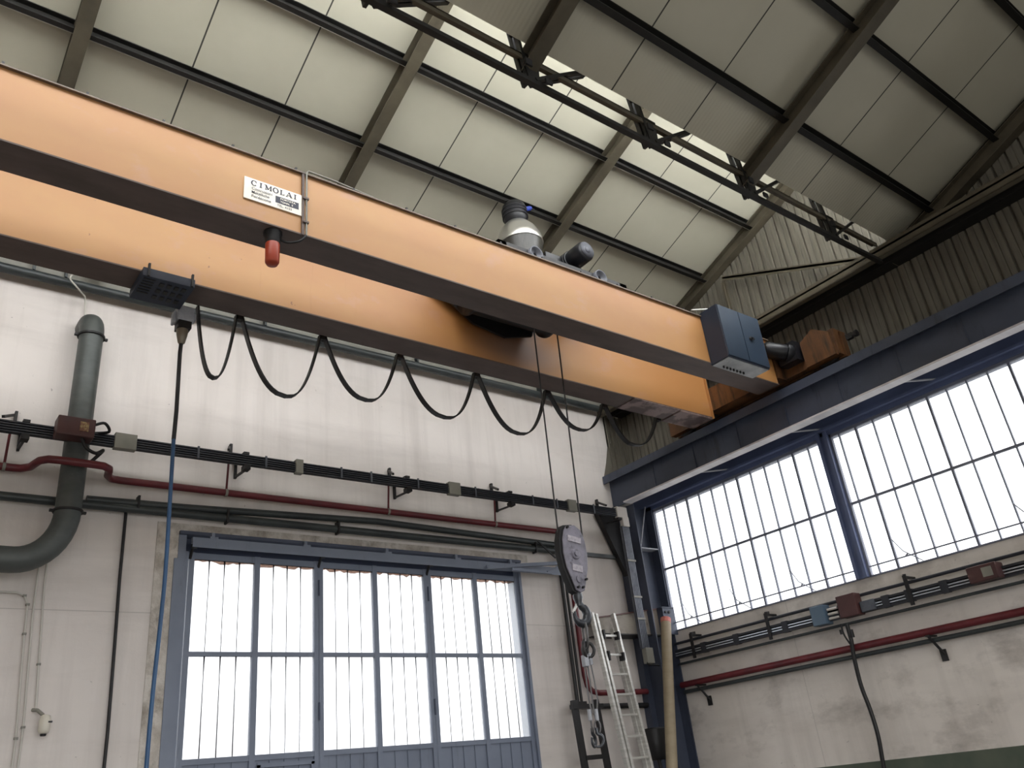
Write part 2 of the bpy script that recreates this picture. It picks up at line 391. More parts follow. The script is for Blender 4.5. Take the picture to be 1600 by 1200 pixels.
# roof
def far_z(y): return 11.91 - .366 * y
def near_z(y): return 8.1 - .42 * (y - 4.15)
FS, NS = .24, .0        # sheet above the rafter's underside
def slab(y0, z0, y1, z1, t=.1):
    b_ = MB().add([(XL - .3, y0, z0), (XR + .4, y0, z0), (XR + .4, y1, z1), (XL - .3, y1, z1),
                     (XL - .3, y0, z0 + t), (XR + .4, y0, z0 + t), (XR + .4, y1, z1 + t), (XL - .3, y1, z1 + t)],
                    [(0, 1, 2, 3), (7, 6, 5, 4), (0, 4, 5, 1), (1, 5, 6, 2), (2, 6, 7, 3), (3, 7, 4, 0)], False)
    b_.mi[1] = 1; return b_
FZ = .24
c1 = slab(10.3, far_z(10.3) + FZ, 3.95, far_z(3.95) + FZ)
struct('ceiling', c1, ['roof', 'roof_out'])
struct('ceiling', slab(4.15, near_z(4.15), -1.9, near_z(-1.9)), ['roof', 'roof_out'])
struct('ceiling', slab(-1.7, 8.1, -7.9, 8.1 + .4 * 6.2), ['roof', 'roof_out'])
# roof glazing (sawtooth lights) above each valley
def roof_light(n, Y, z0, z1):
    t = thing('window_%d' % n, (1.5, Y, z0), kind='structure')
    f = MB(); f.box(XL, XR, Y - .03, Y + .03, z0, z0 + .1).box(XL, XR, Y - .03, Y + .03, z1 - .1, z1)
    x = XL
    while x <= XR: f.box(x - .02, x + .02, Y - .03, Y + .03, z0, z1); x += .6
    f.build('frame', 'bargrey', t)
    MB().box(XL, XR, Y - .003, Y + .003, z0 + .1, z1 - .1).build('pane', 'clear', t)
roof_light(5, 4.13, 8.2, far_z(4.13) + FZ)
roof_light(6, -1.72, 9.85, near_z(-1.72))
struct('wall_front', MB().box(XL, XR, -1.76, -1.70, 8.1, 9.85), 'corr')  # added unseen panel, blocks the lower part of this roof light

# corrugated gable cladding on the right wall and in the corner of the back wall
def corr_y(name, X, y0, y1, zlo, zhi, pitch=.2, depth=.035):
    b = MB(); y = y0; prof = []
    while y < y1:
        for dy, dx in ((0, 0), (.05, depth), (.40, depth), (.42, depth * .6), (.46, depth), (.86, depth), (.90, 0), (.98, 0)):
            prof.append((min(y + dy * pitch, y1), dx))
        y += pitch
    for k in range(len(prof) - 1):
        (ya, xa), (yb, xb) = prof[k], prof[k + 1]
        if yb <= ya: continue
        b.add([(X - xa, ya, zlo), (X - xb, yb, zlo), (X - xb, yb, zhi(yb)), (X - xa, ya, zhi(ya))], [(0, 1, 2, 3)], False)
    b.box(X + .02, X + .08, y0, y1, zlo, 7.9)
    return b
def zr(y):
    if y > 4.15: return far_z(y) + FZ + .06
    if y > -1.7: return near_z(y) + .05
    return 8.1 + .4 * (-1.7 - y) + .05
b = corr_y('wall_right', XR + .02, YF, YB, 6.25, zr)
# solid backing up to the roof so that no daylight leaks through the laps
n_ = 40
for k in range(n_):
    ya = YF + (YB - YF) * k / n_; yb = YF + (YB - YF) * (k + 1) / n_
    b.add([(XR + .08, ya, 7.0), (XR + .08, yb, 7.0), (XR + .08, yb, zr(yb) + .03), (XR + .08, ya, zr(ya) + .03)], [(0, 1, 2, 3)], False)
struct('wall_right', b, 'corr')
b = MB(); x = 10.55
while x < 11.0:
    b.box(x, x + .03, YB - .03, YB, 6.5, 8.35); x += .13
b.box(10.52, XR + .3, YB, YB + .05, 6.4, 8.5)
b.prism([(10.3, 6.5), (10.55, 6.5), (10.62, 7.15), (10.52, 7.12), (10.42, 6.8)], (0, YB - .012, 0), (1, 0, 0), (0, 0, 1), (0, .01, 0))
struct('wall_back', b, 'corr')
# lintel
b = MB().box(XR - .06, XR + .2, YF, YB, 5.84, 6.3)
b.box(XR - .14, XR - .06, YF, YB, 5.90, 5.94)
struct('trim_2', b, 'lintel')
# eave band on top of the back wall: pale strip over the pipe
struct('trim_3', MB().box(XL, 10.45, YB - .1, YB, 7.90, 8.05), 'cover')
struct('trim_4', MB().box(XL, XR + .2, YB - .02, YB + .3, 8.05, 8.6), 'purlin')

# ------------------------------------------------------------------ right wall windows
BARY = .2725
def side_window(n, y0, y1, vis):
    t = thing('window_%d' % n, (XR, (y0 + y1) / 2, 3.74), kind='structure')
    f = MB(); f.box(XR - .03, XR + .03, y0, y1, 5.80, 5.84).box(XR - .03, XR + .03, y0, y1, 3.735, 3.755)
    f.box(XR - .03, XR + .03, y0, y0 + .035, 3.74, 5.84).box(XR - .03, XR + .03, y1 - .035, y1, 3.74, 5.84)
    f.build('frame', 'bargrey', t)
    g = MB(); y = 8.55 - 40 * BARY; i = 0
    while y < y1 - .06:
        if y > y0 + .1:
            wd = .015 if i % 4 == 1 else .0085
            g.box(XR - .02, XR + .02, y - wd, y + wd, 3.75, 5.82)
        y += BARY; i += 1
    g.box(XR - .018, XR + .018, y0, y1, 4.758, 4.79).box(XR - .04, XR - .022, y0, y1, 3.86, 3.878)
    g.build('glazing_bars', 'bargrey', t)
    MB().box(XR + .004, XR + .009, y0, y1, 3.75, 5.82).build('pane', 'dirty', t)
    if vis:
        for ys in vis:
            s = MB().tube([(XR - .03, ys + .12, 4.13), (XR - .1, ys - .02, 3.93), (XR - .02, ys - .2, 3.76)], .007, 6)
            s.tube([(XR - .08, ys - .05, 3.88), (XR - .03, ys - .0, 3.87)], .014, 6)
            s.each('stay_rod', 'bargrey', t)
side_window(1, 6.14, 9.62, (9.2, 7.05, 8.2))
side_window(2, 2.6, 5.98, (5.4, 3.8))
side_window(3, -.94, 2.5, ())
side_window(4, -7.4, -1.04, ())
def post(y, w_, label):
    b = MB().box(XR - .10, XR + .03, y - w_ / 2, y - w_ / 2 + .05, 3.74, 5.9).box(XR - .06, XR + .03, y - w_ / 2 + .05, y + w_ / 2 - .05, 3.74, 5.9)
    b.box(XR - .10, XR + .03, y + w_ / 2 - .05, y + w_ / 2, 3.74, 5.9)
    tag(b.build('window_post', 'lintel'), label, 'post')
post(6.06, .17, 'blue grey steel post between the two strip windows of the right wall')

# ------------------------------------------------------------------ gate
G = thing('door_1', (5.6, YB, 0), kind='structure')
gy0, gy1 = YB + .02, YB + .08
b = MB()
b.box(2.97, 3.06, YB - .02, YB + .28, 0, 4.8).box(3.06, 3.10, YB + .0, YB + .1, 0, 4.6).box(8.09, 8.13, YB - .02, YB + .28, 0, 4.8)
b.box(2.93, 2.99, YB - .03, YB + .02, 0, 4.5)
b.build('jamb', 'gate', G)
b = MB(); b.box(2.97, 8.13, YB - .06, YB + .28, 4.79, 4.83).box(2.97, 8.13, YB + .12, YB + .28, 4.6, 4.8)
b.build('header', 'gate_d', G)
MX = [3.12, 3.96, 4.785, 5.61, 6.45, 7.28, 8.09]
for L in range(3):
    xa, xm, xb = MX[2 * L], MX[2 * L + 1], MX[2 * L + 2]
    f = MB()
    for x, wd in ((xa + .03, .032), (xm, .035), (xb - .03, .032)): f.box(x - wd, x + wd, gy0, gy1, .03, 4.60)
    f.box(xa, xb, gy0 + .005, gy1 - .005, 4.52, 4.595).box(xa, xb, gy0 + .005, gy1 - .005, 3.395, 3.445).box(xa, xb, gy0 + .005, gy1 - .005, 2.25, 2.31).box(xa, xb, gy0 + .005, gy1 - .005, .035, .1)
    if L == 0:
        f.box(4.02, 4.72, gy0 - .012, gy0, 2.17, 2.215).box(4.02, 4.06, gy0 - .012, gy0, .1, 2.2).box(4.68, 4.72, gy0 - .012, gy0, .1, 2.2)
    lf = f.build('leaf', 'gate', G)
    for xs, xe in ((xa + .06, xm - .035), (xm + .035, xb - .06)):
        for zs, ze in ((3.445, 4.52), (2.31, 3.395)):
            MB().box(xs, xe, gy0 + .028, gy0 + .034, zs, ze).build('pane', 'pane', lf)
            j = MB()
            for q in range(1, 4):
                x = xs + (xe - xs) * q / 4
                strong = (L == 0 and q < 4 and zs < 3 and xs < 3.5) or L == 2 and xs > 7
                j.prism([(x - .009, ze), (x + .009, ze), (x + .0035, ze - .22), (x + (.0065 if strong else .0034), zs), (x - (.0065 if strong else .0034), zs), (x - .0035, ze - .22)],
                        (0, gy0 + .02, 0), (1, 0, 0), (0, 0, 1), (0, .006, 0))
            if zs > 3:
                n_d = 14; dp = [(xs + (xe - xs) * k / n_d, ze - .01 - .04 * random.random()) for k in range(n_d + 1)]
                MB().prism([(xe, ze), (xs, ze)] + dp, (0, gy0 + .024, 0), (1, 0, 0), (0, 0, 1), (0, .002, 0)).build('dust_rim', 'soot', lf)
            j.each('glazing_joint', 'joint', lf)
        s = MB().box(xs, xe, gy0 + .03, gy0 + .036, .1, 2.25)
        for q in range(1, 4):
            x = xs + (xe - xs) * q / 4; s.box(x - .006, x + .006, gy0 + .015, gy0 + .03, .1, 2.25)
        s.build('sheet_panel', 'gate', lf)
    if L < 2:
        h = MB()
        for z in (4.25, 2.75): h.tube([(xb, gy0 - .01, z - .1), (xb, gy0 - .01, z + .1)], .012, 8)
        h.each('hinge', 'gate_d', lf)
# hanging track in front of the gate head
T = thing('gate_track', (6, 9.87, 4.6), 'blue grey steel sliding track with hangers over the tall glazed gate', 'door track')
b = MB().box(3.09, 8.95, 9.84, 9.90, 4.66, 4.73); b.box(3.09, 8.95, 9.835, 9.845, 4.61, 4.68)
b.build('rail', 'gate', T)
for x in (3.35, 4.55, 5.75, 6.9, 7.9):
    MB().box(x - .05, x + .05, 9.86, 9.94, 4.73, 4.76).box(x - .02, x + .02, 9.9, 9.94, 4.73, 4.82).build('hanger', 'gate', T)
for x in (3.13, 4.785, 6.45):
    MB().tube([(x, 9.9, 4.66), (x, 9.98, 4.6), (x, 10.03, 4.52)], .018, 8).lathe([(.03, -.03), (.03, .03)], (x, 9.9, 4.64), (1, 0, 0), 10).build('roller', 'dark', T)
b = MB().bar(at_y(760, 886, 9.75), at_y(875, 880, 9.6), .05, .05).bar(at_y(800, 889, 9.7), at_y(862, 895, 9.7), .03, .04).bar(at_y(855, 893, 9.68), at_y(874, 884, 9.62), .02, .02)
b.each('stay_arm', 'gate', T)

# ================================================================== ROOF STEEL
where = {.8: 'far left', 4.2: 'left of centre', 7.55: 'over the crane hoist', 10.9: 'against the gable'}
FAR = ((.8, 'steel roof rafter of the bright far slope, leftmost, above the near orange girder'),
       (4.2, 'steel roof rafter of the bright far slope, second from the left'),
       (7.55, 'steel roof rafter of the bright far slope, behind the silver bell lamp'),
       (10.9, 'steel roof rafter of the bright far slope, lying against the corrugated gable'))
for x, lb in FAR:
    y0, y1 = 9.9, 4.3
    b = MB().ibeam((x, y0, far_z(y0) + .1), (x, y1, far_z(y1) + .1), .16, .2)
    tag(b.build('roof_rafter', 'rafter'), lb, 'roof beam', 'rafters under the bright far roof slope')
NEAR = ((4.2, 'steel rafter of the dark near roof slope, leftmost one'),
        (7.55, 'steel rafter of the dark near roof slope, middle one'),
        (10.9, 'steel rafter of the dark near roof slope, lying along the gable at far right'))
for x, lb in NEAR:
    y0, y1 = 4.25, -1.7
    b = MB().ibeam((x, y0, near_z(y0) - .2), (x, y1, near_z(y1) - .2), .16, .2)
    tag(b.build('roof_rafter', 'rafter'), lb, 'roof beam', 'rafters under the dark near roof slope')
def purlin(y, zf, x0, x1, lip, lb, gr):
    t = thing('roof_purlin', ((x0 + x1) / 2, y, zf(y)), lb, 'roof beam', gr)
    sl = -.366 if zf is far_z else -.42
    b = MB(); h = .12
    b.bar((x0, y, zf(y)), (x1, y, zf(y)), .012, h)
    b.bar((x0, y - .03, zf(y) - h / 2), (x1, y - .03, zf(y) - h / 2), .07, .012)
    b.bar((x0, y - .03, zf(y) + h / 2), (x1, y - .03, zf(y) + h / 2), .07, .012)
    b.build('channel', 'purlin', t)
    MB().bar((x0, y + .008, zf(y) - h / 2), (x1, y + .008, zf(y) - h / 2), .008, .012).build('lip', lip, t)
purlin(7.38, lambda y: far_z(y) + .17, XL, XR, 'lip', 'black steel purlin of the bright far roof slope, lower one, behind the bell lamp', 'purlins of the far slope')
purlin(6.25, lambda y: far_z(y) + .17, XL, XR, 'lip', 'black steel purlin of the bright far roof slope, upper one', 'purlins of the far slope')
for y, lb in ((3.53, 'black steel purlin of the dark near roof slope, closest to the valley truss'), (2.47, 'black steel purlin of the dark near roof slope, second from the valley truss'),
              (1.45, 'black steel purlin of the dark near roof slope, at the top right corner')):
    purlin(y, lambda y: near_z(y) - .07, XL, XR, 'purlin', lb, 'purlins of the near slope')
# valley truss
VT = thing('valley_truss', (1.5, 4.17, 7.6), 'long dark steel truss with paired chords along the roof valley', 'roof truss')
b = MB(); b.box(XL + .02, 10.42, 4.16, 4.24, 7.93, 7.945).box(XL + .02, 10.42, 4.16, 4.175, 7.88, 7.945); b.each('top_chord', 'rafter', VT)
b = MB(); b.box(XL + .02, 10.36, 4.14, 4.20, 7.585, 7.635); b.build('bottom_chord', 'purlin', VT)
for i, x in enumerate((.8, 2.5, 4.2, 5.85, 7.55, 9.25)):
    b = MB().prism([(x - .14, 7.6), (x + .16, 7.6), (x + .1, 7.72), (x + .12, 7.98), (x - .1, 7.98), (x - .08, 7.75)], (0, 4.165, 0), (1, 0, 0), (0, 0, 1), (0, .012, 0))
    b.build('gusset_plate', 'purlin', VT)
    b = MB().bar((x - .03, 4.18, 7.62), (x - .14, 4.18, 8.35), .035, .05, (0, 1, 0)).bar((x - .03, 4.25, 7.62), (x - .14, 4.25, 8.35), .035, .05, (0, 1, 0))
    b.bar((x - .14, 4.21, 8.2), (x - .16, 4.21, 10.2), .05, .05, (0, 1, 0))
    b.each('post', 'purlin', VT)
    b = MB().bar((x + .05, 4.18, 7.68), (x + .85, 4.18, 8.25), .035, .05, (0, 1, 0)).bar((x + .05, 4.25, 7.68), (x + .85, 4.25, 8.25), .035, .05, (0, 1, 0))
    b.bar((x + .8, 4.21, 8.2), (x + 1.55, 4.21, 10.2), .04, .04, (0, 1, 0))
    b.each('diagonal', 'purlin', VT)
    MB().box(x - .13, x - .05, 4.08, 4.10, 7.72, 7.80).box(x + .1, x + .18, 4.08, 4.1, 7.6, 7.66).each('cleat', 'dark', VT)
# gable steel
WD = thing('wind_beam', (10.7, 4, 7.69), 'wide horizontal steel beam across the corrugated gable', 'roof beam')
MB().box(10.45, XR, -1.7, 9.95, 7.77, 7.80).box(10.6, 10.62, -1.7, 9.95, 7.69, 7.77).build('deck_plate', 'purlin', WD)  # shade on the beam's underside put into the plate's black colour
MB().box(10.35, 10.37, -1.7, 9.95, 7.69, 7.85).box(10.35, 10.44, -1.7, 9.95, 7.685, 7.70).box(10.35, 10.45, -1.7, 9.95, 7.77, 7.80).build('edge_channel', 'rafter', WD)
b = MB().bar((10.82, 6.95, 9.12), (10.82, 4.3, 7.93), .07, .012, (1, 0, 0)).bar((10.82, 6.95, 9.15), (10.82, 4.3, 7.96), .012, .06, (0, 0, 1))
tag(b.build('gable_brace', 'rafter'), 'slanting steel angle brace in the gable triangle, from rafter down to valley', 'brace')
b = MB().box(10.84, 10.92, 6.98, 6.992, 7.8, 9.1).box(10.875, 10.885, 6.95, 7.03, 7.8, 9.1)
tag(b.build('gable_post', 'rafter'), 'short pale steel post under the gable rafter, behind the blue cabinet', 'post')

# ================================================================== CRANE RUNWAY, COLUMN
R = thing('crane_runway', (10.4, 1, 5.9), 'long dark blue grey runway beam of the crane along the right wall', 'crane beam')
b = MB().box(10.25, 10.60, YF, 9.98, 6.47, 6.50).box(10.25, 10.275, YF, 9.98, 6.36, 6.47).box(10.40, 10.42, YF, 9.98, 5.93, 6.47)
b.build('web', 'beam', R)
MB().box(10.27, 10.46, YF, 9.6, 5.90, 5.925).build('bottom_flange', 'strip', R)
b = MB()
for y in [8.9 - .9 * k for k in range(16)]: b.box(10.38, 10.40, y, y + .008, 5.925, 6.47)
b.each('stiffener', 'beam', R)
MB().box(10.40, 10.46, YF, 9.9, 6.50, 6.56).build('crane_rail', 'dark', R)
for y in (7.9, 6.15, 4.35):
    MB().bar((10.44, y + .1, 5.91), (10.96, y - .15, 5.95), .03, .015).build('tie', 'cast', R)
K = thing('corner_column', (10.75, 9.8, 0), 'dark steel corner column with tapered bracket behind the ladder', 'column')
b = MB().box(10.48, 10.50, 9.58, 9.99, 0, 5.9).box(10.5, 10.94, 9.77, 9.79, 0, 5.9).box(10.94, 10.96, 9.6, 9.99, 0, 5.9)
b.box(10.36, 10.48, 9.86, 9.99, 0, 5.9)
b.build('shaft', 'beam', K)
MB().box(10.50, 10.94, 9.6, 9.77, 5.12, 5.135).bar((10.5, 9.6, 5.12), (10.8, 9.6, 5.88), .012, .02, (0, 1, 0)).build('stiffener', 'cast', K)
b = MB().prism([(9.86, 5.78), (10.36, 5.78), (10.36, 4.7)], (0, 9.86, 0), (1, 0, 0), (0, 0, 1), (0, .10, 0)); b.each('haunch_plate', 'dark', K)
b = MB().prism([(9.3, 3.92), (10.75, 4.11), (10.75, 3.70), (9.36, 3.70)], (0, 9.69, 0), (1, 0, 0), (0, 0, 1), (0, .02, 0))
b.box(10.1, 10.115, 9.71, 9.95, 3.72, 4.02)
b.build('bracket_web', 'corbel', K)
b = MB().bar((9.3, 9.8, 3.93), (10.75, 9.8, 4.12), .28, .018); b.each('bracket_flange', 'corbel_e', K); MB().box(9.36, 10.75, 9.66, 9.97, 3.675, 3.693).build('bracket_flange', 'dark', K)
b = MB().box(10.72, 11.0, 9.56, 9.58, 3.68, 4.12).box(10.72, 10.74, 9.58, 9.95, 3.68, 4.12).box(10.70, 11.0, 9.55, 9.95, 4.11, 4.125)
b.build('end_plate', 'beam', K)
b = MB()
for x in (10.78, 10.86):
    b.lathe([(.022, 0), (.022, .02)], (x, 9.56, 4.04), (0, -1, 0), 6, False)
b.each('bolt', 'dark', K)

# ================================================================== THE CRANE
C = thing('overhead_crane', (4, 6.8, 6.5), 'twin girder overhead crane in faded orange, spanning the hall', 'crane')
GX0, GX1 = XL + .4, 10.06
def girder(y0, y1, m, near):
    g = MB().box(GX0, GX1, y0, y1, 6.50, 7.21).build('girder', m, C)
    MB().box(GX0, GX1 - .0, y0 - .012, y1 + .012, 6.485, 6.50).build('bottom_flange', 'under', g)
    b = MB().box(GX0, GX1, y0 - .03, y1 + .03, 7.21, 7.226)
    b.build('top_flange', 'flange', g)
    b = MB().box(GX0, GX1, (y0 + y1) / 2 - .02, (y0 + y1) / 2 + .02, 7.226, 7.27); b.build('trolley_rail', 'dark', g)
    b = MB(); x = GX0 + .3
    while x < GX1 - .2: b.box(x, x + .02, y0 - .03, y0 - .01, 7.226, 7.25); x += .62
    b.each('rail_clip', 'dark', g)
    return g
gn = girder(6.0, 6.34, 'orange', True)
gf = girder(7.26, 7.585, 'orange_s', False)
# worn plates and end brackets of the far girder
b = MB().box(8.35, 9.3, 7.24, 7.60, 6.47, 6.484).box(9.32, 10.04, 7.24, 7.64, 6.455, 6.484); b.each('wear_plate', 'worn', gf)
b = MB().box(10.062, 10.075, 7.22, 7.62, 6.47, 7.24); b.build('end_plate', 'orange', gf)
for z in (6.62, 6.9):
    MB().prism([(10.075, z), (10.3, z), (10.3, z - .02), (10.15, z - .14), (10.075, z - .16)], (0, 7.3, 0), (1, 0, 0), (0, 0, 1), (0, .25, 0)).build('end_gusset', 'dark', gf)
# end carriage with drive
E = MB().box(10.28, 10.40, 5.08, 8.3, 6.62, 7.0).box(10.46, 10.58, 5.08, 8.3, 6.62, 7.0).box(10.28, 10.58, 5.08, 8.3, 7.0, 7.02)
E.box(10.08, 10.28, 5.98, 7.7, 6.60, 6.98)
E = E.build('end_carriage', 'orange_d', C)
b = MB()
for y in (5.35, 8.05): b.lathe([(.16, -.05), (.19, -.045), (.19, .045), (.16, .05)], (10.43, y, 6.75), (1, 0, 0), 20)
b.each('wheel', 'dark', E)
b = MB().prism([(5.10, 6.60), (5.58, 6.60), (5.58, 7.0), (5.35, 7.12), (5.12, 6.96)], (10.2, 0, 0), (0, 1, 0), (0, 0, 1), (.08, 0, 0)); b.build('wheel_cover', 'orange_d', E)
b = MB().lathe([(.11, 0), (.12, .02), (.12, .30), (.09, .34), (.03, .35)], (10.12, 5.78, 6.92), (-.4, .3, .15), 18)
b.lathe([(.08, -.12), (.14, -.1), (.14, 0)], (10.12, 5.78, 6.92), (-.4, .3, .15), 18).box(10.1, 10.3, 5.62, 5.92, 6.75, 7.05); b.build('drive_motor', 'motor', E)
b = MB().box(10.3, 10.36, 4.86, 4.95, 6.76, 6.84).lathe([(.03, 0), (.05, .05), (.05, .08)], (10.33, 4.86, 6.8), (0, -1, 0), 12); b.build('buffer', 'black', E)
# electrical cabinet on the near girder
b = MB().box(8.56, 9.45, 5.70, 5.998, 6.46, 7.27); cab = b.build('electrical_cabinet', 'box_d', C, .006)
b = MB().box(8.565, 8.995, 5.685, 5.70, 6.48, 7.255).box(9.01, 9.445, 5.685, 5.70, 6.48, 7.255); b.each('cabinet_door', 'box', cab)
MB().lathe([(.03, 0), (.03, .02), (.012, .025), (.012, .04)], (9.15, 5.685, 6.86), (0, -1, 0), 12).box(9.13, 9.20, 5.655, 5.668, 6.845, 6.875).build('cabinet_handle', 'black', cab)
MB().box(8.58, 9.43, 5.72, 5.99, 6.45, 6.459).build('cabinet_base', 'boxbot', cab)
b = MB(); x = 8.7
for k in range(7): b.lathe([(.014, 0), (.014, .03)], (8.72 + k * .07, 5.92, 6.45), (0, 0, -1), 8)
b.each('cable_gland', 'dark', cab)
MB().bar((8.35, 5.96, 7.25), (8.72, 5.88, 7.33), .02, .012).build('cable_arm', 'alu', cab)
# cable conduit wrapped round the girder, and warning beacon
pts = [(2.74, 5.975, 6.47), (2.74, 5.975, 7.235), (2.76, 5.975, 7.26), (3.05, 5.98, 7.26), (3.5, 5.99, 7.235)]
MB().tube(pts, .010, 8).build('conduit', 'cover', gn)
MB().box(2.695, 2.718, 5.975, 5.998, 6.48, 7.22).box(2.70, 2.76, 5.96, 5.99, 6.62, 6.64).box(2.70, 2.76, 5.96, 5.99, 6.9, 6.92).build('girder_seam_strip', 'under', gn)
WB = MB().lathe([(.085, 0), (.085, -.03), (.07, -.05), (.07, -.12), (.062, -.13)], (2.46, 6.09, 6.485), (0, 0, 1), 20).build('warning_beacon', 'black', C)
MB().lathe([(.062, -.12), (.066, -.14), (.064, -.33), (.05, -.355), (.0, -.362)], (2.46, 6.09, 6.485), (0, 0, 1), 20).build('lens', 'amber', WB)
MB().tube(smooth([(2.5, 6.09, 6.45), (2.58, 6.06, 6.40), (2.68, 6.0, 6.41), (2.74, 5.975, 6.48)]), .012, 8).build('cord', 'black', WB)
# maker's plate with lettering
PL = MB().box(2.135, 2.70, 5.985, 5.998, 6.70, 6.945).build('nameplate', 'plate', C)
ink = MB(); PX, PY, PZ = 2.135, 5.984, 6.70
def stroke(x0, z0, x1, z1, wd): ink.bar((PX + x0, PY, PZ + z0), (PX + x1, PY, PZ + z1), wd, .002, (0, 1, 0))
def serif_word(word, x, z, h, adv):
    t, th = h * .22, h * .11
    ink.hold = True
    for ch in word:
        ink.g += 1
        w_ = adv * .66
        if ch == 'I':
            c = x + w_ / 2; stroke(c, z, c, z + h, t)
            for zz in (z + th / 2, z + h - th / 2): stroke(c - h * .22, zz, c + h * .22, zz, th)
        elif ch == 'L':
            c = x + w_ * .25; stroke(c, z, c, z + h, t); stroke(c - h * .2, z + h - th / 2, c + h * .2, z + h - th / 2, th)
            stroke(c - h * .2, z + th / 2, x + w_, z + th / 2, th); stroke(x + w_ - th / 2, z, x + w_ - th / 2, z + h * .3, th)
        elif ch == 'M':
            stroke(x + th, z, x + th, z + h, th); stroke(x + w_ * 1.25, z, x + w_ * 1.25, z + h, t)
            stroke(x + th, z + h, x + w_ * .65, z + h * .1, t); stroke(x + w_ * .65, z + h * .1, x + w_ * 1.25, z + h, th)
            for c in (x + th, x + w_ * 1.25): stroke(c - h * .18, z + th / 2, c + h * .18, z + th / 2, th)
            for c in (x, x + w_ * 1.28): stroke(c - h * .14, z + h - th / 2, c + h * .14, z + h - th / 2, th)
            x += w_ * .35
        elif ch == 'A':
            a = x + w_ / 2 + h * .05; stroke(a, z + h, x + h * .02, z, th); stroke(a, z + h, x + w_ + h * .1, z, t); stroke(x + h * .18, z + h * .33, x + w_ - h * .05, z + h * .33, th)
            stroke(x - h * .14, z + th / 2, x + h * .2, z + th / 2, th); stroke(x + w_ - h * .12, z + th / 2, x + w_ + h * .25, z + th / 2, th)
        elif ch in 'OC':
            cx, cz, rx, rz = x + w_ / 2, z + h / 2, w_ * .55, h / 2
            a0, a1 = (0, 360) if ch == 'O' else (42, 318)
            N = 20
            for k in range(N):
                p = math.radians(a0 + (a1 - a0) * k / N); q = math.radians(a0 + (a1 - a0) * (k + 1) / N)
                wd = th + (t - th) * abs(math.cos((p + q) / 2))
                stroke(cx + rx * math.cos(p), cz + rz * math.sin(p), cx + rx * math.cos(q), cz + rz * math.sin(q), wd)
            if ch == 'C': stroke(cx + rx * .78, z + h * .62, cx + rx * .78, z + h * .98, th)
        x += adv
serif_word('CIMOLAI', .070, .168, .056, .0645)
ink.hold = False; ink.box(PX + .30, PX + .53, PY, PY + .001, PZ + .06, PZ + .137)
ink.each('lettering', 'ink', PL)
def words(txt, x, z, size, m, sx=1.0, off=0):
    cu = bpy.data.curves.new('text', 'FONT'); cu.body = txt; cu.size = size; cu.extrude = .0004; cu.offset = off
    to = bpy.data.objects.new('text', cu); COL.objects.link(to)
    dg = bpy.context.evaluated_depsgraph_get(); dg.update()
    me = bpy.data.meshes.new_from_object(to.evaluated_get(dg))
    bpy.data.objects.remove(to)
    org = WORG[PL.name]
    for v in me.vertices:
        vx, vz = v.co.x * sx, v.co.y
        v.co = Vector((PX + x + vx, PY - .003 + v.co.z, PZ + z + vz)) - org
    me.materials.clear(); me.materials.append(M[m])
    o = bpy.data.objects.new('lettering', me); COL.objects.link(o); o.parent = PL
words('Costruzioni', .068, .118, .040, 'ink', 1.05)
words('Metalliche', .068, .076, .040, 'ink', 1.05, .0002)
words('Pordenone', .068, .032, .040, 'ink', 1.05, .0002)
words('PORTATA', .345, .106, .027, 'plate', 1.25, .0006)
words('TONN.  5', .345, .072, .027, 'plate', 1.1, .0006)
words('TEL. 4155', .315, .020, .036, 'ink', 1.0)
# junction box under the far girder
b = MB().box(1.62, 2.11, 7.16, 7.62, 6.39, 6.485); jb = b.build('junction_box', 'box_d', C, .004)
b = MB()
for i in range(6): b.box(1.64, 1.75, 7.2 + .05 * i, 7.215 + .05 * i, 6.383, 6.39)
for i in range(4):
    for j in range(3): b.box(1.80 + .07 * i, 1.84 + .07 * i, 7.22 + .12 * j, 7.28 + .12 * j, 6.38, 6.39)
b.each('terminal_cover', 'dark', jb)
MB().box(1.66, 1.68, 7.14, 7.17, 6.39, 6.53).box(2.07, 2.09, 7.14, 7.17, 6.39, 6.53).each('bracket', 'black', jb)
# festoon rail
b = MB().box(1.9, 9.6, 7.66, 7.69, 6.54, 6.57)
for x in (2.3, 3.8, 5.3, 6.8, 8.3, 9.5): b.box(x, x + .03, 7.585, 7.69, 6.57, 6.59)
b.build('festoon_rail', 'pipe', C)
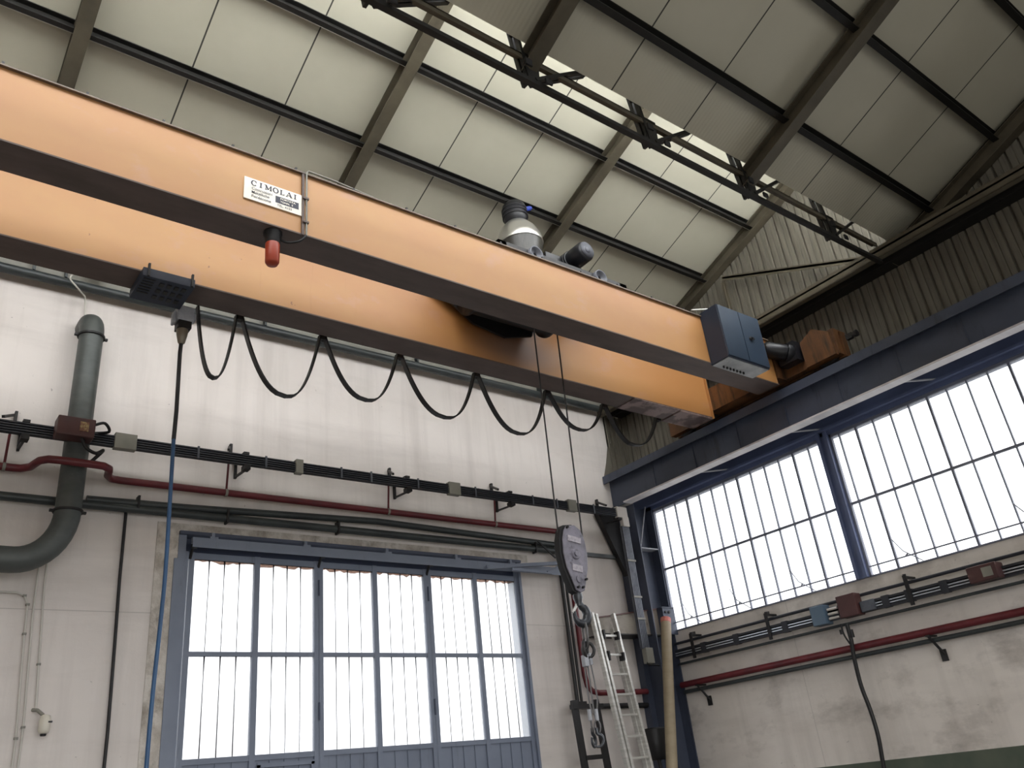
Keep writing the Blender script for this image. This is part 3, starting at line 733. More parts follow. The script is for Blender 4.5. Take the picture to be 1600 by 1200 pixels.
# festoon cable: one flat cable in loops
FC = thing('festoon_cable', (5.8, 7.7, 5.7), 'black flat festoon cable hanging in loops under the far orange girder', 'cable')
CL = [2.28, 2.755, 3.73, 4.745, 5.89, 7.09, 8.165, 9.3]
BT = [(2.52, 5.73), (3.30, 5.68), (4.28, 5.83), (5.36, 5.81), (6.50, 5.79), (7.62, 6.04), (8.66, 5.98)]
for i in range(7):
    xa, xb = CL[i] + .03, CL[i + 1] - .03; xm, zb = BT[i]; zt = 6.53; pts = []
    for k in range(29):
        a = k / 28
        t = 2 * a - 1
        u = math.copysign(abs(t) ** .62, t)
        x = xm + (xb - xm) * u if u > 0 else xm + (xm - xa) * u
        z = zb + (zt - zb) * (abs(u) ** 2.35)
        pts.append(Vector((x, 7.70, z)))
    b = MB(); hw, ht = .035, .009
    vs = []; fs = []
    for k, p in enumerate(pts):
        tg = (pts[min(k + 1, 28)] - pts[max(k - 1, 0)]).normalized(); nn = Vector((-tg.z, 0, tg.x))
        for sy, sn in ((-1, -1), (1, -1), (1, 1), (-1, 1)): vs.append(p + Vector((0, hw * sy, 0)) + nn * ht * sn)
    for k in range(28):
        for q in range(4): fs.append((4 * k + q, 4 * k + (q + 1) % 4, 4 * k + 4 + (q + 1) % 4, 4 * k + 4 + q))
    fs += [(3, 2, 1, 0), (112, 113, 114, 115)]
    b.add(vs, fs, False); b.build('cable_loop', 'black', FC)
for x in CL[1:]:
    MB().box(x - .04, x + .04, 7.665, 7.735, 6.48, 6.54).box(x - .015, x + .015, 7.67, 7.69, 6.5, 6.6).tube([(x - .03, 7.70, 6.52), (x, 7.70, 6.475), (x + .03, 7.70, 6.52)], .02, 6).build('cable_clamp', 'dark', FC)
# pendant control cable
PC = thing('pendant_cable', (2.19, 7.72, 0.9), 'long control cable, black then blue, hanging from the grey plug', 'cable')
b = MB().box(2.10, 2.27, 7.64, 7.80, 6.30, 6.47).box(2.07, 2.10, 7.67, 7.77, 6.27, 6.40).box(2.27, 2.30, 7.67, 7.77, 6.34, 6.42); b.build('plug_body', 'cast', PC, .01)
MB().box(2.12, 2.25, 7.65, 7.79, 6.22, 6.30).box(2.09, 2.13, 7.70, 7.74, 6.47, 6.54).build('collar', 'black', PC)
MB().lathe([(.06, 0), (.055, -.06), (.035, -.15), (.015, -.17)], (2.18, 7.72, 6.22), (0, 0, 1), 14).build('gland', 'cone', PC)
MB().tube([(2.18, 7.72, 6.10), (2.175, 7.72, 5.95), (2.185, 7.72, 5.3), (2.18, 7.72, 5.0)], .021, 8).build('strain_sleeve', 'black', PC)
pts = [(2.18, 7.72, 5.0), (2.19, 7.72, 4.4), (2.20, 7.72, 3.7), (2.19, 7.72, 3.2), (2.175, 7.72, 2.7), (2.17, 7.72, 2.1), (2.18, 7.72, 1.2)]
MB().tube(smooth(pts), .019, 8).build('cable', 'blue', PC)
MB().box(2.12, 2.24, 7.67, 7.77, .9, 1.2).build('control_box', 'black', PC, .015)

# ------------------------------------------------------------------ hoist trolley
TR = thing('hoist_trolley', (6.3, 6.8, 7.27), 'dark hoist trolley sitting on top of both orange girders', 'hoist')
b = MB()
b.box(5.2, 7.3, 6.12, 6.22, 7.3, 7.42).box(5.2, 7.3, 7.38, 7.48, 7.3, 7.42).box(5.2, 5.32, 6.12, 7.48, 7.3, 7.42).box(7.18, 7.3, 6.12, 7.48, 7.3, 7.42)
b.build('frame', 'dark', TR)
MB().lathe([(.08, -.7), (.26, -.7), (.26, -.66), (.22, -.64), (.22, .5), (.26, .52), (.26, .56), (.08, .56)], (5.95, 6.85, 7.08), (1, 0, 0), 28).build('rope_drum', 'black', TR)
b = MB().prism([(4.9, 7.3), (6.6, 7.3), (6.45, 6.95), (6.0, 6.82), (5.5, 6.9)], (0, 7.14, 0), (1, 0, 0), (0, 0, 1), (0, .03, 0)); b.build('drum_guard', 'black', TR)
for x, y in ((5.74, 6.17), (6.80, 6.17), (5.6, 7.43), (6.9, 7.43)):
    b = MB().lathe([(.06, .0), (.10, .0), (.10, .15), (.085, .15), (.08, .12), (.03, .12), (.02, .02)], (x, y + .05, 7.37), (0, -1, 0), 20); b.build('wheel_housing', 'housing', TR)
b = MB(); mc = Vector((6.70, 6.9, 7.80)); ax = Vector((.03, -1, .02))
b.lathe([(.10, 0), (.13, .02), (.13, .5), (.14, .52), (.14, .70), (.12, .735), (.03, .74)], mc, ax, 26)
for k in range(12): b.lathe([(.13, 0), (.15, .0), (.15, .012), (.13, .012)], mc + ax * (.06 + .035 * k), ax, 26)
b.box(6.58, 6.82, 6.45, 6.85, 7.42, 7.72).box(6.3, 6.62, 6.5, 6.9, 7.42, 7.86)
hm = b.build('hoist_motor', 'motor', TR)
MB().lathe([(.115, .0), (.12, .006), (.0, .012)], mc + ax * .735, ax, 24).lathe([(.05, 0), (.05, .016), (0, .018)], mc + ax * .738, ax, 16).build('fan_cover', 'housing', hm)
MB().box(6.52, 6.60, 6.62, 6.80, 7.75, 7.90).build('terminal_box', 'motor', hm)
b = MB().lathe([(.16, 0), (.2, .03), (.2, .2), (.15, .24)], (6.35, 6.95, 7.62), (0, -1, 0), 20); b.build('gearbox', 'black', TR)
b = MB().tube([(6.05, 6.4, 7.3), (6.02, 6.35, 7.48), (6.2, 6.35, 7.5), (6.3, 6.4, 7.42)], .035, 10); b.build('cable_duct', 'cast', TR)
HX, HY = 6.305, 6.8
ropes = [(6.19, 6.14), (6.585, 6.50)]
for xt, xb in ropes:
    MB().tube([(xt, HY, 6.98), (xb, HY, 4.06)], .0095, 8).build('hoist_rope', 'rope', TR)
# ------------------------------------------------------------------ hook block
HB = thing('hook_block', (HX, HY, 3.1), 'heavy grey hook block hanging on two ropes below the crane', 'crane hook')
prof = [(x_ * .80, z_ * .90) for x_, z_ in [(-.10, .40), (.06, .42), (.16, .36), (.215, .22), (.225, .05), (.20, -.12), (.14, -.27), (.085, -.40), (-.0, -.43), (-.075, -.40), (-.13, -.27), (-.19, -.12), (-.215, .05), (-.20, .22), (-.155, .34)]]
zc = 3.875
MB().prism(prof, (HX, HY - .06, zc), (1, 0, 0), (0, 0, 1), (0, .02, 0)).build('side_plate', 'block', HB, .008)
MB().prism(prof, (HX, HY + .05, zc), (1, 0, 0), (0, 0, 1), (0, .02, 0)).build('side_plate', 'block', HB, .008)
p2 = [(x * 1.05, z * 1.03) for x, z in prof]
MB().prism(p2, (HX - .03, HY - .039, zc), (1, 0, 0), (0, 0, 1), (0, .088, 0)).build('sheave_guard', 'guard', HB, .01)
b = MB()
for k in range(5):
    a = (-.13 + .065 * k, .25 - .01 * (k - 1) ** 2 * .6)
b.bar((HX - .09, HY - .065, zc + .22), (HX + .10, HY - .065, zc + .195), .065, .01, (0, 1, 0)).bar((HX - .075, HY - .065, zc - .11), (HX + .07, HY - .065, zc - .13), .075, .01, (0, 1, 0))
b.each('cast_label', 'blockplate', HB)
b = MB().lathe([(.06, 0), (.06, .012), (.045, .012)], (HX, HY - .06, zc + .04), (0, -1, 0), 20).lathe([(.03, 0), (.03, .03)], (HX, HY - .06, zc + .04), (0, -1, 0), 12)
b.lathe([(.04, 0), (.04, .012)], (HX, HY - .06, zc - .24), (0, -1, 0), 16)
b.each('axle_cap', 'block', HB)
b = MB()
for dx, dz in ((-.08, .34), (.095, -.24), (-.035, -.33), (.035, -.33)): b.lathe([(.014, 0), (.014, .03)], (HX + dx, HY - .06, zc + dz), (0, -1, 0), 8)
b.each('bolt', 'dark', HB)
b = MB().lathe([(.05, 0), (.055, -.05), (.04, -.09), (.035, -.14)], (HX, HY, zc - .38), (0, 0, 1), 16); b.build('swivel', 'hookm', HB)
pts = []; rs = []
hc = Vector((HX + .01, HY, 3.26)); hr = .092
path = [(HX, HY, 3.44), (HX + .005, HY, 3.40)]
for p in path: pts.append(Vector(p)); rs.append(.034)
for k in range(17):
    a = math.radians(75 - 275 * k / 16)
    pts.append(hc + Vector((math.cos(a) * hr, 0, math.sin(a) * hr))); rs.append(.038 + .014 * math.sin(math.pi * min(1, k / 12)) - .02 * max(0, (k - 11) / 5))
MB().tube(pts, rs, 14).build('hook', 'hookm', HB)
MB().bar((HX - .03, HY, 3.37), (HX - .105, HY, 3.28), .03, .012, (0, 1, 0)).build('safety_latch', 'alu', HB)
# rope sling with its own hooks
SL = thing('rope_sling', (6.28, 6.8, 1.9), 'wire rope sling with two small hooks hanging from the hook block', 'sling')
def ring(c, a, bq, r_, n=24, tilt=0):
    c = Vector(c); pts = []
    for k in range(n):
        t = 2 * math.pi * k / n; p = Vector((math.cos(t) * a, 0, math.sin(t) * bq)); p.rotate(Matrix.Rotation(tilt, 3, 'Z')); pts.append(c + p)
    return MB().tube(pts, r_, 8, closed=True)
ring((6.34, 6.8, 3.06), .055, .15, .014, tilt=1.2).build('master_link', 'sling', SL)
ring((6.31, 6.8, 2.90), .07, .085, .02, tilt=.6).build('shackle', 'rope', SL)
ring((6.35, 6.8, 2.89), .06, .075, .018, tilt=-.7).build('shackle', 'rope', SL)
MB().box(6.255, 6.315, 6.77, 6.83, 2.72, 2.84).build('ferrule', 'cast', SL, .008); MB().tube([(6.36, 6.8, 2.86), (6.365, 6.8, 2.74)], .022, 10).build('ferrule', 'cast', SL)
for xs in ((6.27, 6.26, 6.27), (6.31, 6.31, 6.30), (6.36, 6.385, 6.34)):
    MB().tube([(xs[0], 6.8, 2.74), ((xs[0] + xs[1]) / 2, 6.8, 2.6), (xs[1], 6.8, 2.4), (xs[2], 6.79, 2.26)], .0085, 8).build('wire_rope', 'sling', SL)
for x in (6.235, 6.33):
    MB().tube([(x + .01, 6.8, 2.30), (x + .01, 6.8, 2.19)], .02, 10).build('ferrule', 'cast', SL)
ring((6.25, 6.8, 2.14), .03, .06, .009, tilt=.9).build('thimble', 'sling', SL); ring((6.33, 6.8, 2.13), .03, .06, .009, tilt=-.7).build('thimble', 'sling', SL)
for x, tl in ((6.25, .5), (6.31, -.6)):
    pts = []
    for k in range(15):
        a = math.radians(80 - 290 * k / 14); p = Vector((math.cos(a) * .06, 0, math.sin(a) * .06)); p.rotate(Matrix.Rotation(tl, 3, 'Z')); pts.append(Vector((x, 6.8, 2.0)) + p)
    MB().tube([(x, 6.8, 2.12), (x, 6.8, 2.07)] + pts, [.016, .018] + [.019 - .0007 * k for k in range(15)], 10).build('hook', 'hookm', SL)

# ------------------------------------------------------------------ high-bay lamp
LP = thing('bell_lamp', (6.52, 7.2, 8.0), 'silver bell shaped lamp hanging below the roof behind the near girder', 'lamp')
lc = (6.52, 7.2, 0); la = Vector((-.05, 0, 1))
def LZ(z): return Vector((6.52 - .05 * (z - 8.3), 7.2, z))
MB().lathe([(.325, 0), (.33, .01), (.315, .12), (.26, .25), (.17, .36), (.14, .38), (.12, .38)], LZ(8.46), la, 36).build('reflector', 'lamp', LP)
b = MB(); pr_ = []
for k in range(22): pr_.append((.315 - .0035 * k + (.006 if k % 2 else 0), -.018 * k))
pr_.append((0.02, -.42)); b.lathe(pr_[::-1], LZ(8.46), la, 36); b.build('refractor', 'refr', LP)
b = MB().lathe([(.12, 0), (.15, .02), (.17, .10), (.175, .22), (.165, .25), (.165, .30), (.13, .34), (.06, .36)], LZ(8.83), la, 28)
for k in range(3): b.lathe([(.17, 0), (.185, 0), (.185, .02), (.17, .02)], LZ(8.93 + .06 * k), la, 28)
b.build('gear_housing', 'motor', LP)
MB().tube([LZ(9.18), LZ(9.24), (6.47, 7.36, 9.34)], .02, 8).build('suspension', 'dark', LP)
MB().lathe([(.035, 0), (.035, .06), (.02, .09)], (6.62, 7.10, 9.08), (.6, -.3, .2), 12).build('plug', 'plugblue', LP)
MB().tube(smooth([(6.69, 7.08, 9.1), (6.78, 7.1, 9.14), (6.8, 7.2, 9.24)]), .007, 6).build('cord', 'black', LP)

# ================================================================== BACK WALL SERVICES
EP = thing('eave_pipe', (1.2, 9.86, 7.75), 'long dark pipe running along the top of the white wall', 'pipe')
MB().tube([(XL + .1, 9.87, 7.81), (10.36, 9.87, 7.81)], .06, 16).build('pipe', 'pipe', EP)
for x in (1.0, 1.35, 3.9, 6.4, 8.9): MB().box(x - .015, x + .015, 9.82, 9.99, 7.86, 7.98).build('clamp', 'pipe', EP)
t = thing('wall_conduit', (1.6, 9.93, 7.3), 'thin white cable looping from a small box down the white wall beside the duct', 'cable')
MB().box(1.62, 1.76, 9.74, 9.80, 7.93, 8.02).build('junction_box', 'camw', t)
p = [at_y(133, 455, 9.9) + Vector((0, 0, 0)), at_y(110, 433, 9.74), at_y(118, 446, 9.72), at_y(128, 458, 9.8), at_y(133, 467, 9.93), at_y(132, 500, 9.96), at_y(129, 530, 9.96)]
MB().tube(smooth([(1.62, 9.76, 7.97), (1.5, 9.74, 7.98)] + p[1:]), .010, 8).build('cable', 'cable_grey', t)

D = thing('ventilation_duct', (1.68, 9.75, 4.2), 'grey galvanised duct with bends, at the left of the white wall', 'duct')
r_ = .132
MB().tube([(1.69, 9.68, 4.84), (1.69, 9.68, 7.02)], r_, 28).build('pipe', 'duct', D)
pts = [(1.69, 9.68, 7.02)] + [(1.69, 9.68 + .19 * (1 - math.cos(math.radians(a))), 7.02 + .25 * math.sin(math.radians(a))) for a in range(15, 91, 15)] + [(1.69, 10.0, 7.27)]
MB().tube(pts, r_ + .004, 28).build('elbow', 'duct', D)
pts = [(1.69 - .46 * (1 - math.cos(math.radians(a))), 9.68, 4.84 - .56 * math.sin(math.radians(a))) for a in range(0, 91, 9)] + [(-1.5, 9.68, 4.28)]
MB().tube(pts, r_ + .003, 28).build('bend', 'duct', D)
for z in (4.84, 7.02):
    MB().lathe([(r_ + .02, -.012), (r_ + .02, .012)], (1.69, 9.68, z), (0, 0, 1), 28).box(1.69 + r_, 1.69 + r_ + .05, 9.66, 9.70, z - .012, z + .012).box(1.69 - r_ - .05, 1.69 - r_, 9.66, 9.70, z - .012, z + .012).build('clamp', 'dark', D)
MB().lathe([(r_ + .02, -.012), (r_ + .02, .012)], (1.08, 9.68, 4.28), (1, 0, 0), 28).box(1.07, 1.09, 9.66, 9.7, 4.28 + r_, 4.28 + r_ + .07).build('clamp', 'dark', D)

# busbar trunking along the back wall, turning down at the corner
BB = thing('busbar_trunking', (5, 9.6, 3.3), 'long black busbar trunking across the white wall, turning down at the corner', 'cable trunking')
def trunk_x(x0, x1, Y, z0, z1, mk, par):
    n = 5; h = (z1 - z0) / n; b = MB()
    for k in range(n): b.box(x0, x1, Y - .035, Y + .0, z0 + k * h + .004, z0 + (k + 1) * h - .009)
    b.box(x0, x1, Y, Y + .02, z0, z1)
    return b.build('bar', mk, par)
trunk_x(XL + .2, 10.02, 9.60, 5.62, 5.765, ['bar_d'], BB)
for x in (3.0, 3.85, 4.9, 5.35, 6.1, 7.1, 8.2, 8.7, 9.5):
    MB().box(x - .012, x + .012, 9.55, 9.565, 5.615, 5.77).build('spacer', 'bar', BB)
for x, wd in ((2.17, .12), (6.72, .10), (9.02, .09), (4.3, .05)):
    MB().box(x - wd, x + wd, 9.54, 9.63, 5.60, 5.79).build('joint_cover', 'cover', BB, .006)
tb = MB().box(1.42, 1.80, 9.36, 9.56, 5.60, 5.82).build('tap_off_box', 'tap', BB, .012)
MB().box(1.64, 1.73, 9.352, 9.36, 5.66, 5.77).build('label', 'tapl', tb)
MB().tube(smooth([(1.8, 9.42, 5.78), (1.9, 9.42, 5.82), (1.97, 9.5, 5.76), (1.84, 9.6, 5.76)]), .017, 8).build('cord', 'black', tb)
MB().tube(smooth([(1.68, 9.42, 5.62), (1.74, 9.42, 5.50), (1.85, 9.45, 5.46), (1.93, 9.5, 5.52), (1.80, 9.6, 5.36)]), .02, 8).build('cord', 'black', tb)
for x in (1.09, 3.54, 5.88, 7.72, 10.0):
    b = MB().bar((x - .16, 9.6, 5.80), (x - .02, 9.97, 6.0), .03, .03).box(x - .02, x + .01, 9.94, 9.99, 5.82, 6.04).box(x + .03, x + .11, 9.55, 9.66, 5.56, 5.62).box(x + .03, x + .1, 9.58, 9.98, 5.77, 5.80)
    b.bar((x + .07, 9.6, 5.57), (x + .07, 9.97, 5.60), .03, .02).box(x + .055, x + .085, 9.95, 9.99, 5.58, 5.80)
    b.build('wall_bracket', 'dark', BB)
b = MB().box(10.02, 10.26, 9.54, 9.62, 5.60, 5.79).box(10.12, 10.27, 9.54, 9.62, 5.45, 5.62); b.build('corner_cover', 'cover_l', BB, .01)
b = MB()
for k in range(5): b.box(10.105 + k * .033, 10.128 + k * .033, 9.56, 9.60, 3.45, 5.46)
b.box(10.10, 10.265, 9.60, 9.62, 3.45, 5.46); b.build('bar', ['bar'], BB)
for z in (4.85, 4.25, 3.9): MB().box(10.09, 10.275, 9.545, 9.56, z, z + .03).build('spacer', 'cover', BB)
MB().box(10.14, 10.30, 9.53, 9.63, 3.22, 3.46).build('end_cover', 'cover', BB, .01)
MB().tube(smooth([(10.14, 9.55, 3.24), (10.16, 9.55, 3.2), (10.3, 9.56, 3.2), (10.47, 9.62, 3.2)]), .012, 8).build('cord', 'dark', BB)
# red fire pipe
RP = thing('red_pipe', (5, 9.85, 2.8), 'oxide red pipe running along the white wall, down and round the corner', 'pipe')
jog = [(XL + .1, 9.85, 5.33), (1.12, 9.85, 5.33), (1.20, 9.84, 5.33), (1.28, 9.76, 5.33), (1.30, 9.66, 5.33), (1.33, 9.54, 5.33), (1.40, 9.47, 5.33), (1.5, 9.46, 5.33), (1.86, 9.46, 5.33), (1.95, 9.47, 5.33), (2.02, 9.53, 5.33), (2.04, 9.62, 5.33),
       (2.06, 9.74, 5.33), (2.12, 9.83, 5.33), (2.22, 9.85, 5.33), (8.85, 9.85, 5.33), (8.98, 9.85, 5.30), (9.04, 9.85, 5.2), (9.05, 9.85, 5.0), (9.05, 9.85, 3.1), (9.08, 9.85, 2.95), (9.16, 9.85, 2.87), (9.3, 9.85, 2.84), (10.34, 9.85, 2.84)]
MB().tube(jog, .043, 16).build('pipe', 'red', RP)
MB().tube([(10.84, 9.55, 2.88), (10.84, YF + .1, 2.88)], .047, 14).build('pipe', 'red', RP)
for x in (1.04, 3.46, 5.76, 7.63):
    MB().tube([(x, 9.84, 5.37), (x, 9.80, 5.80)], .014, 8).build('hanger_rod', 'red', RP)
    MB().lathe([(.05, -.015), (.05, .015)], (x, 9.85, 5.33), (1, 0, 0), 14).build('clamp', 'cover', RP)
# dark twin pipes
def hpipe(lb, pts, r_, m='pipe', clamps=(), gr=None):
    t = thing('wall_pipe', pts[0], lb, 'pipe', gr)
    MB().tube(pts, r_, 12).build('pipe', m, t)
    for x in clamps:
        z = pts[0][2]; MB().box(x - .012, x + .012, pts[0][1] - r_ - .01, pts[0][1] + r_, z - r_ - .02, z + r_ + .05).build('clamp', 'dark', t)
hpipe('dark green grey pipe on the white wall, upper of the pair below the red pipe', [(1.9, 9.9, 5.08), (3.0, 9.9, 5.10), (5.6, 9.9, 5.19), (8.85, 9.9, 5.12)], .045, clamps=(2.45,))
hpipe('dark pipe on the white wall, lower of the pair, just above the gate', [(XL + .1, 9.9, 5.02), (8.85, 9.9, 5.02)], .05, clamps=(3.5, 5.0, 8.4))
MB().bar(at_y(840, 845, 9.8), at_y(868, 872, 9.8), .02, .02).build('wall_stay', 'dark')
tag(bpy.data.objects['wall_stay'], 'short slanting iron stay on the wall left of the hook block', 'bracket')
t = tag(MB().box(8.9, 10.36, 9.93, 9.99, 5.0, 5.06).build('sheet_rail', 'pipe'), 'thin dark rail across the white wall between hook block and corner column', 'rail')
DP = thing('drop_pipe', (8.9, 9.9, 2.7), 'pair of black vertical pipes on the wall left of the hook block', 'pipe')
MB().tube([(8.86, 9.9, 5.12), (8.88, 9.9, 4.9), (8.88, 9.9, 2.72)], .03, 12).build('pipe', 'black', DP)
MB().tube([(8.96, 9.9, 5.02), (8.965, 9.9, 4.9), (8.965, 9.9, 2.72)], .022, 12).build('pipe', 'black', DP)
MB().box(8.80, 9.02, 9.85, 9.97, 2.64, 2.73).build('base_clamp', 'black', DP)
t = tag(MB().tube([(8.95, 9.9, 2.66), (10.34, 9.9, 2.64)], .04, 12).build('wall_pipe', 'black'), 'black horizontal pipe behind the ladders, under the red pipe', 'pipe')
t = tag(MB().tube([(2.345, 9.96, 5.0), (2.35, 9.96, 4.2), (2.37, 9.96, 3.4), (2.385, 9.96, 2.6), (2.38, 9.96, 1.2)], .018, 8).build('wall_cable', 'dark'), 'black cable running straight down the white wall left of the gate', 'cable')
# pale conduits and sensor under the duct
for lb, pts in (('pale conduit on the white wall, left one, bending off under the duct', [(XL + 1, 9.97, 4.02), (1.36, 9.97, 4.02), (1.44, 9.97, 3.99), (1.48, 9.97, 3.9), (1.49, 9.97, 3.6), (1.55, 9.97, 2.6), (1.58, 9.97, 0)]),
                ('pale conduit on the white wall, middle one of three below the duct', [(1.53, 9.97, 4.5), (1.54, 9.97, 3.8), (1.60, 9.97, 2.7), (1.62, 9.97, 0)]),
                ('pale conduit on the white wall, right one, ending at the cream sensor', [(1.60, 9.97, 4.7), (1.61, 9.97, 4.1), (1.66, 9.97, 3.3), (1.69, 9.97, 2.86)])):
    t = thing('conduit', pts[-1], lb, 'conduit'); MB().tube(pts, .011, 8).build('tube', 'cable_grey', t)
    for q in range(2, len(pts) - 1):
        p = pts[q]; MB().box(p[0] - .018, p[0] + .018, 9.95, 9.99, p[2] - .01, p[2] + .01).build('clip', 'cover', t)
SE = thing('wall_sensor', (1.75, 9.9, 2.62), 'small cream sensor head on the white wall below the duct', 'sensor')
MB().lathe([(.02, .06), (.045, .05), (.055, 0), (.055, -.08), (.045, -.11), (.02, -.12)], (1.77, 9.88, 2.74), (0, 0, 1), 16).build('housing', 'camw', SE)
MB().tube([(1.66, 9.97, 2.86), (1.70, 9.93, 2.85), (1.75, 9.9, 2.80)], .018, 8).build('arm', 'cover', SE)
MB().box(1.79, 1.83, 9.83, 9.86, 2.72, 2.735).lathe([(.03, 0), (.025, -.02)], (1.77, 9.88, 2.62), (0, 0, 1), 12).build('lens', 'dark', SE)

# ------------------------------------------------------------------ ladders, pole and black bin in the corner
LD = thing('extension_ladder', (9.6, 9.0, 0), 'tall silver aluminium extension ladder leaning in the corner', 'ladder')
top = at_y(930, 960, 9.55); bot = at_y(987, 1200, 9.2); dr = (bot - top) / (top.z - bot.z)
def lad(z, off, dy=0): return top + dr * (top.z - z) + Vector((off, dy, 0))
W_ = at_y(958, 962, 9.55).x - top.x
zt_ = top.z
for off, dy, zz, nm in ((0, 0, zt_, 0), (W_, 0, zt_ + .02, 0), (-.075, -.0, zt_ + .02, 1), (-.02 + W_ + .0, .07, zt_ - .2, 1)):
    b = MB().bar(lad(zz, off, dy), lad(0, off, dy), .045, .075, (0, 1, 0)); b.build('stile', 'alu', LD, .003)
z = zt_ - .33
while z > .1:
    MB().bar(lad(z, 0), lad(z, W_), .035, .03).build('rung', 'alu', LD); z -= .29
for z in (zt_ - .30, zt_ - .62):
    b = MB().box(*[v for pr in [(lad(z, 0).x + .03, lad(z, 0).x + .06), (lad(z, 0).y - .06, lad(z, 0).y + .04), (z - .09, z + .05)] for v in pr])
    b.box(lad(z, W_).x - .05, lad(z, W_).x - .02, lad(z, W_).y - .06, lad(z, W_).y + .04, z - .09, z + .03); b.each('locking_hook', 'dark', LD)
BL = thing('iron_rack', (8.8, 9.6, 0), 'black iron ladder frame standing behind the hanging sling hooks', 'ladder')
zt2 = 2.72
for x0, x1 in ((8.56, 8.60), (8.98, 9.06)):
    MB().bar((x0, 9.62, zt2), (x1, 9.5, 0), .10, .05, (0, 1, 0)).build('stile', 'black', BL)
MB().box(8.5, 9.1, 9.58, 9.66, 2.60, 2.66).build('rung', 'black', BL)
for z in (1.95, 1.3, .7): MB().box(8.6, 9.0, 9.55, 9.6, z - .03, z + .03).build('rung', 'black', BL)
P = thing('cream_pole', (10.1, 8.9, 0), 'thick cream round tube with red end leaning by the corner column', 'pole')
pa = at_y(1040, 968, 9.35); pb = at_y(1050, 1200, 9.0); pd = (pb - pa) / (pa.z - pb.z)
MB().tube([pa, pa + pd * (pa.z - .0)], .082, 24).build('tube', 'pole', P)
MB().tube([pa - pd * .012, pa + pd * .06], .084, 24).build('end_band', 'poletop', P)
b = MB().lathe([(.13, -.42), (.16, -.38), (.17, 0), (.16, .02), (.06, .03)], (10.0, 9.52, 2.25), (0, 0, 1), 24)
t = thing('black_container', (10.0, 9.55, 1.7), 'black rounded container fixed between ladder and cream tube', 'container')
b.build('body', 'black', t)
MB().tube([(10.0, 9.52, 1.85), (10.02, 9.5, 1.5), (10.0, 9.5, 0)], .03, 8).build('stand', 'black', t)

# ================================================================== RIGHT WALL SERVICES
RB = thing('busbar_trunking', (10.8, 1, 3.3), 'busbar trunking with pale bars and brown tap boxes under the right windows', 'cable trunking')
XB = 10.80
b = MB()
for k, (z0, z1) in enumerate(((3.385, 3.415), (3.28, 3.305))): b.box(XB - .03, XB + .03, YF + .1, 9.5, z0, z1)
b.box(XB + .03, XB + .045, YF + .1, 9.5, 3.28, 3.415)
b.each('bar', ['bar_d'], RB)
b = MB()
for z in (3.325, 3.36): b.box(XB - .03, XB - .01, YF + .1, 9.5, z - .007, z + .007)
b.each('conductor', ['silver'], RB)
for y in (8.9, 8.25, 7.35, 5.75, 5.42, 4.95, 3.7, 3.0):
    MB().box(XB - .04, XB + .03, y - .05, y + .05, 3.27, 3.425).build('spacer', 'bar_d', RB)
MB().box(XB - .12, XB + .05, 6.62, 6.84, 3.24, 3.50).build('switch_box', 'tblue', RB, .01)
b = MB().box(XB - .03, XB + .02, 6.42, 6.62, 3.27, 3.45)
sw = b.build('fuse_holder', 'bar', RB)
b = MB()
for i in range(3):
    b.tube([(XB - .06, 6.44, 3.30 + .06 * i), (XB - .06, 6.60, 3.30 + .06 * i)], .018, 8)
b.each('fuse', 'cover_l', sw)
MB().box(XB - .12, XB + .05, 6.12, 6.40, 3.26, 3.55).build('tap_off_box', 'tap', RB, .01)
MB().box(XB - .06, XB + .04, 5.9, 6.11, 3.28, 3.42).build('joint_cover', 'bar', RB, .01)
tb = MB().box(XB - .16, XB + .04, 4.22, 4.58, 3.28, 3.47).build('tap_off_box', 'tap', RB, .012)
MB().box(XB - .165, XB - .16, 4.28, 4.40, 3.32, 3.43).build('label', 'cover', tb)
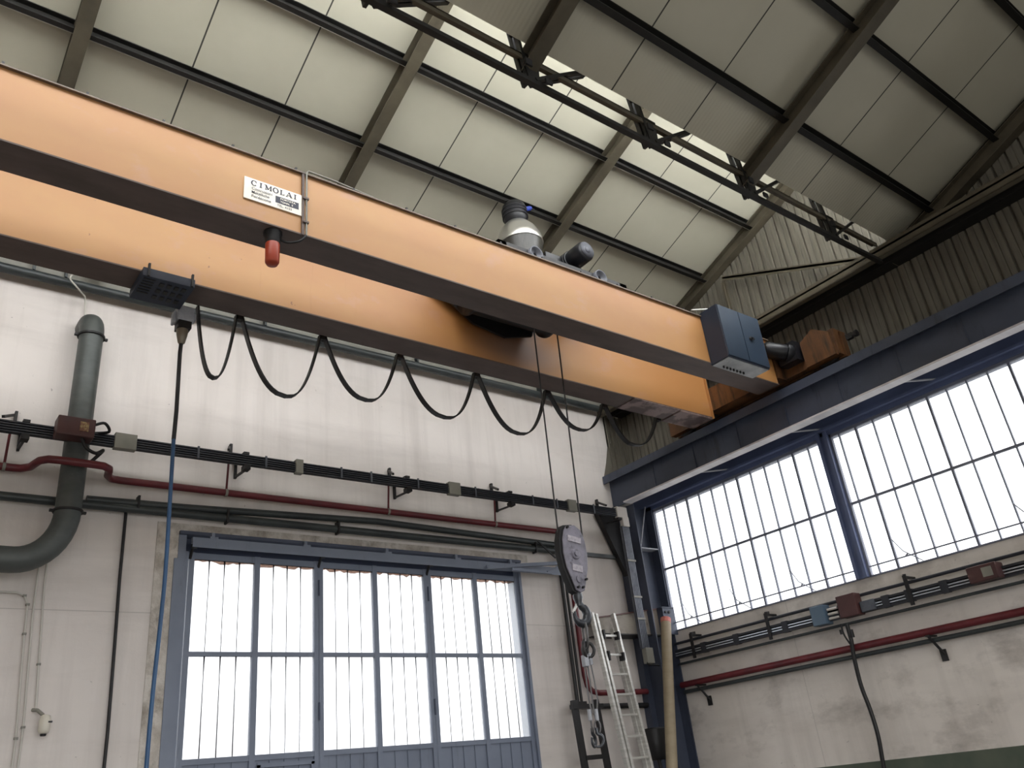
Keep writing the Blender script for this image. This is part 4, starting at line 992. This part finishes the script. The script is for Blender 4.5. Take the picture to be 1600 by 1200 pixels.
for y in (9.1, 7.62, 5.4, 3.6):
    b = MB().box(XB - .055, XB - .035, y - .025, y + .025, 3.22, 3.60).box(XB - .06, XR, y - .02, y + .02, 3.56, 3.59).bar((XB - .03, y, 3.60), (XR, y + .12, 3.64), .04, .04)
    b.build('wall_bracket', 'dark', RB)
hp = lambda lb, z, X, r_, m: tag(MB().tube([(X, 9.55, z), (X, YF + .1, z)], r_, 10).build('wall_pipe', m), lb, 'pipe')
hp('thin dark pipe directly under the right windows, above the trunking', 3.52, 10.86, .022, 'bar_d')
hp('thin dark pipe on the right wall, between the trunking and the red pipe', 3.20, 10.86, .02, 'pipe')
q = thing('wall_pipe', (10.88, 1, 2.78), 'dark pipe on the right wall just under the red pipe', 'pipe')
MB().tube([(10.88, 9.55, 2.775), (10.88, YF + .1, 2.775)], .03, 10).build('pipe', 'pipe', q)
for y in (9.2, 5.36, 1.6):
    MB().bar((10.78, y, 2.83), (10.99, y, 2.83), .05, .02).bar((10.8, y, 2.83), (10.99, y - .06, 2.58), .03, .02).box(10.97, 10.99, y - .08, y, 2.52, 2.66).build('bracket', 'dark', q)
# heavy cable dropping from the tap box
HC = thing('heavy_cable', (10.85, 6.5, 0), 'thick black cable hanging down the right wall from the trunking', 'cable')
pts = [at_x(1323, 975, 10.72), at_x(1330, 1000, 10.74), at_x(1334, 1025, 10.76), at_x(1345, 1070, 10.8), at_x(1360, 1110, 10.84), at_x(1372, 1150, 10.86), at_x(1381, 1200, 10.88)]
pts.append(Vector((10.9, pts[-1].y + .1, .6)))
MB().tube(smooth(pts), .027, 10).build('cable', 'black', HC)
MB().tube(smooth([at_x(1314, 975, 10.74), at_x(1318, 990, 10.74), at_x(1326, 1003, 10.74), at_x(1333, 1012, 10.76)]), .012, 8).build('side_cable', 'black', HC)
MB().lathe([(.03, 0), (.03, -.1)], at_x(1329, 984, 10.74), (0, 0, 1), 10).lathe([(.025, 0), (.025, -.06)], at_x(1314, 984, 10.74), (0, 0, 1), 10).each('gland', 'dark', HC)
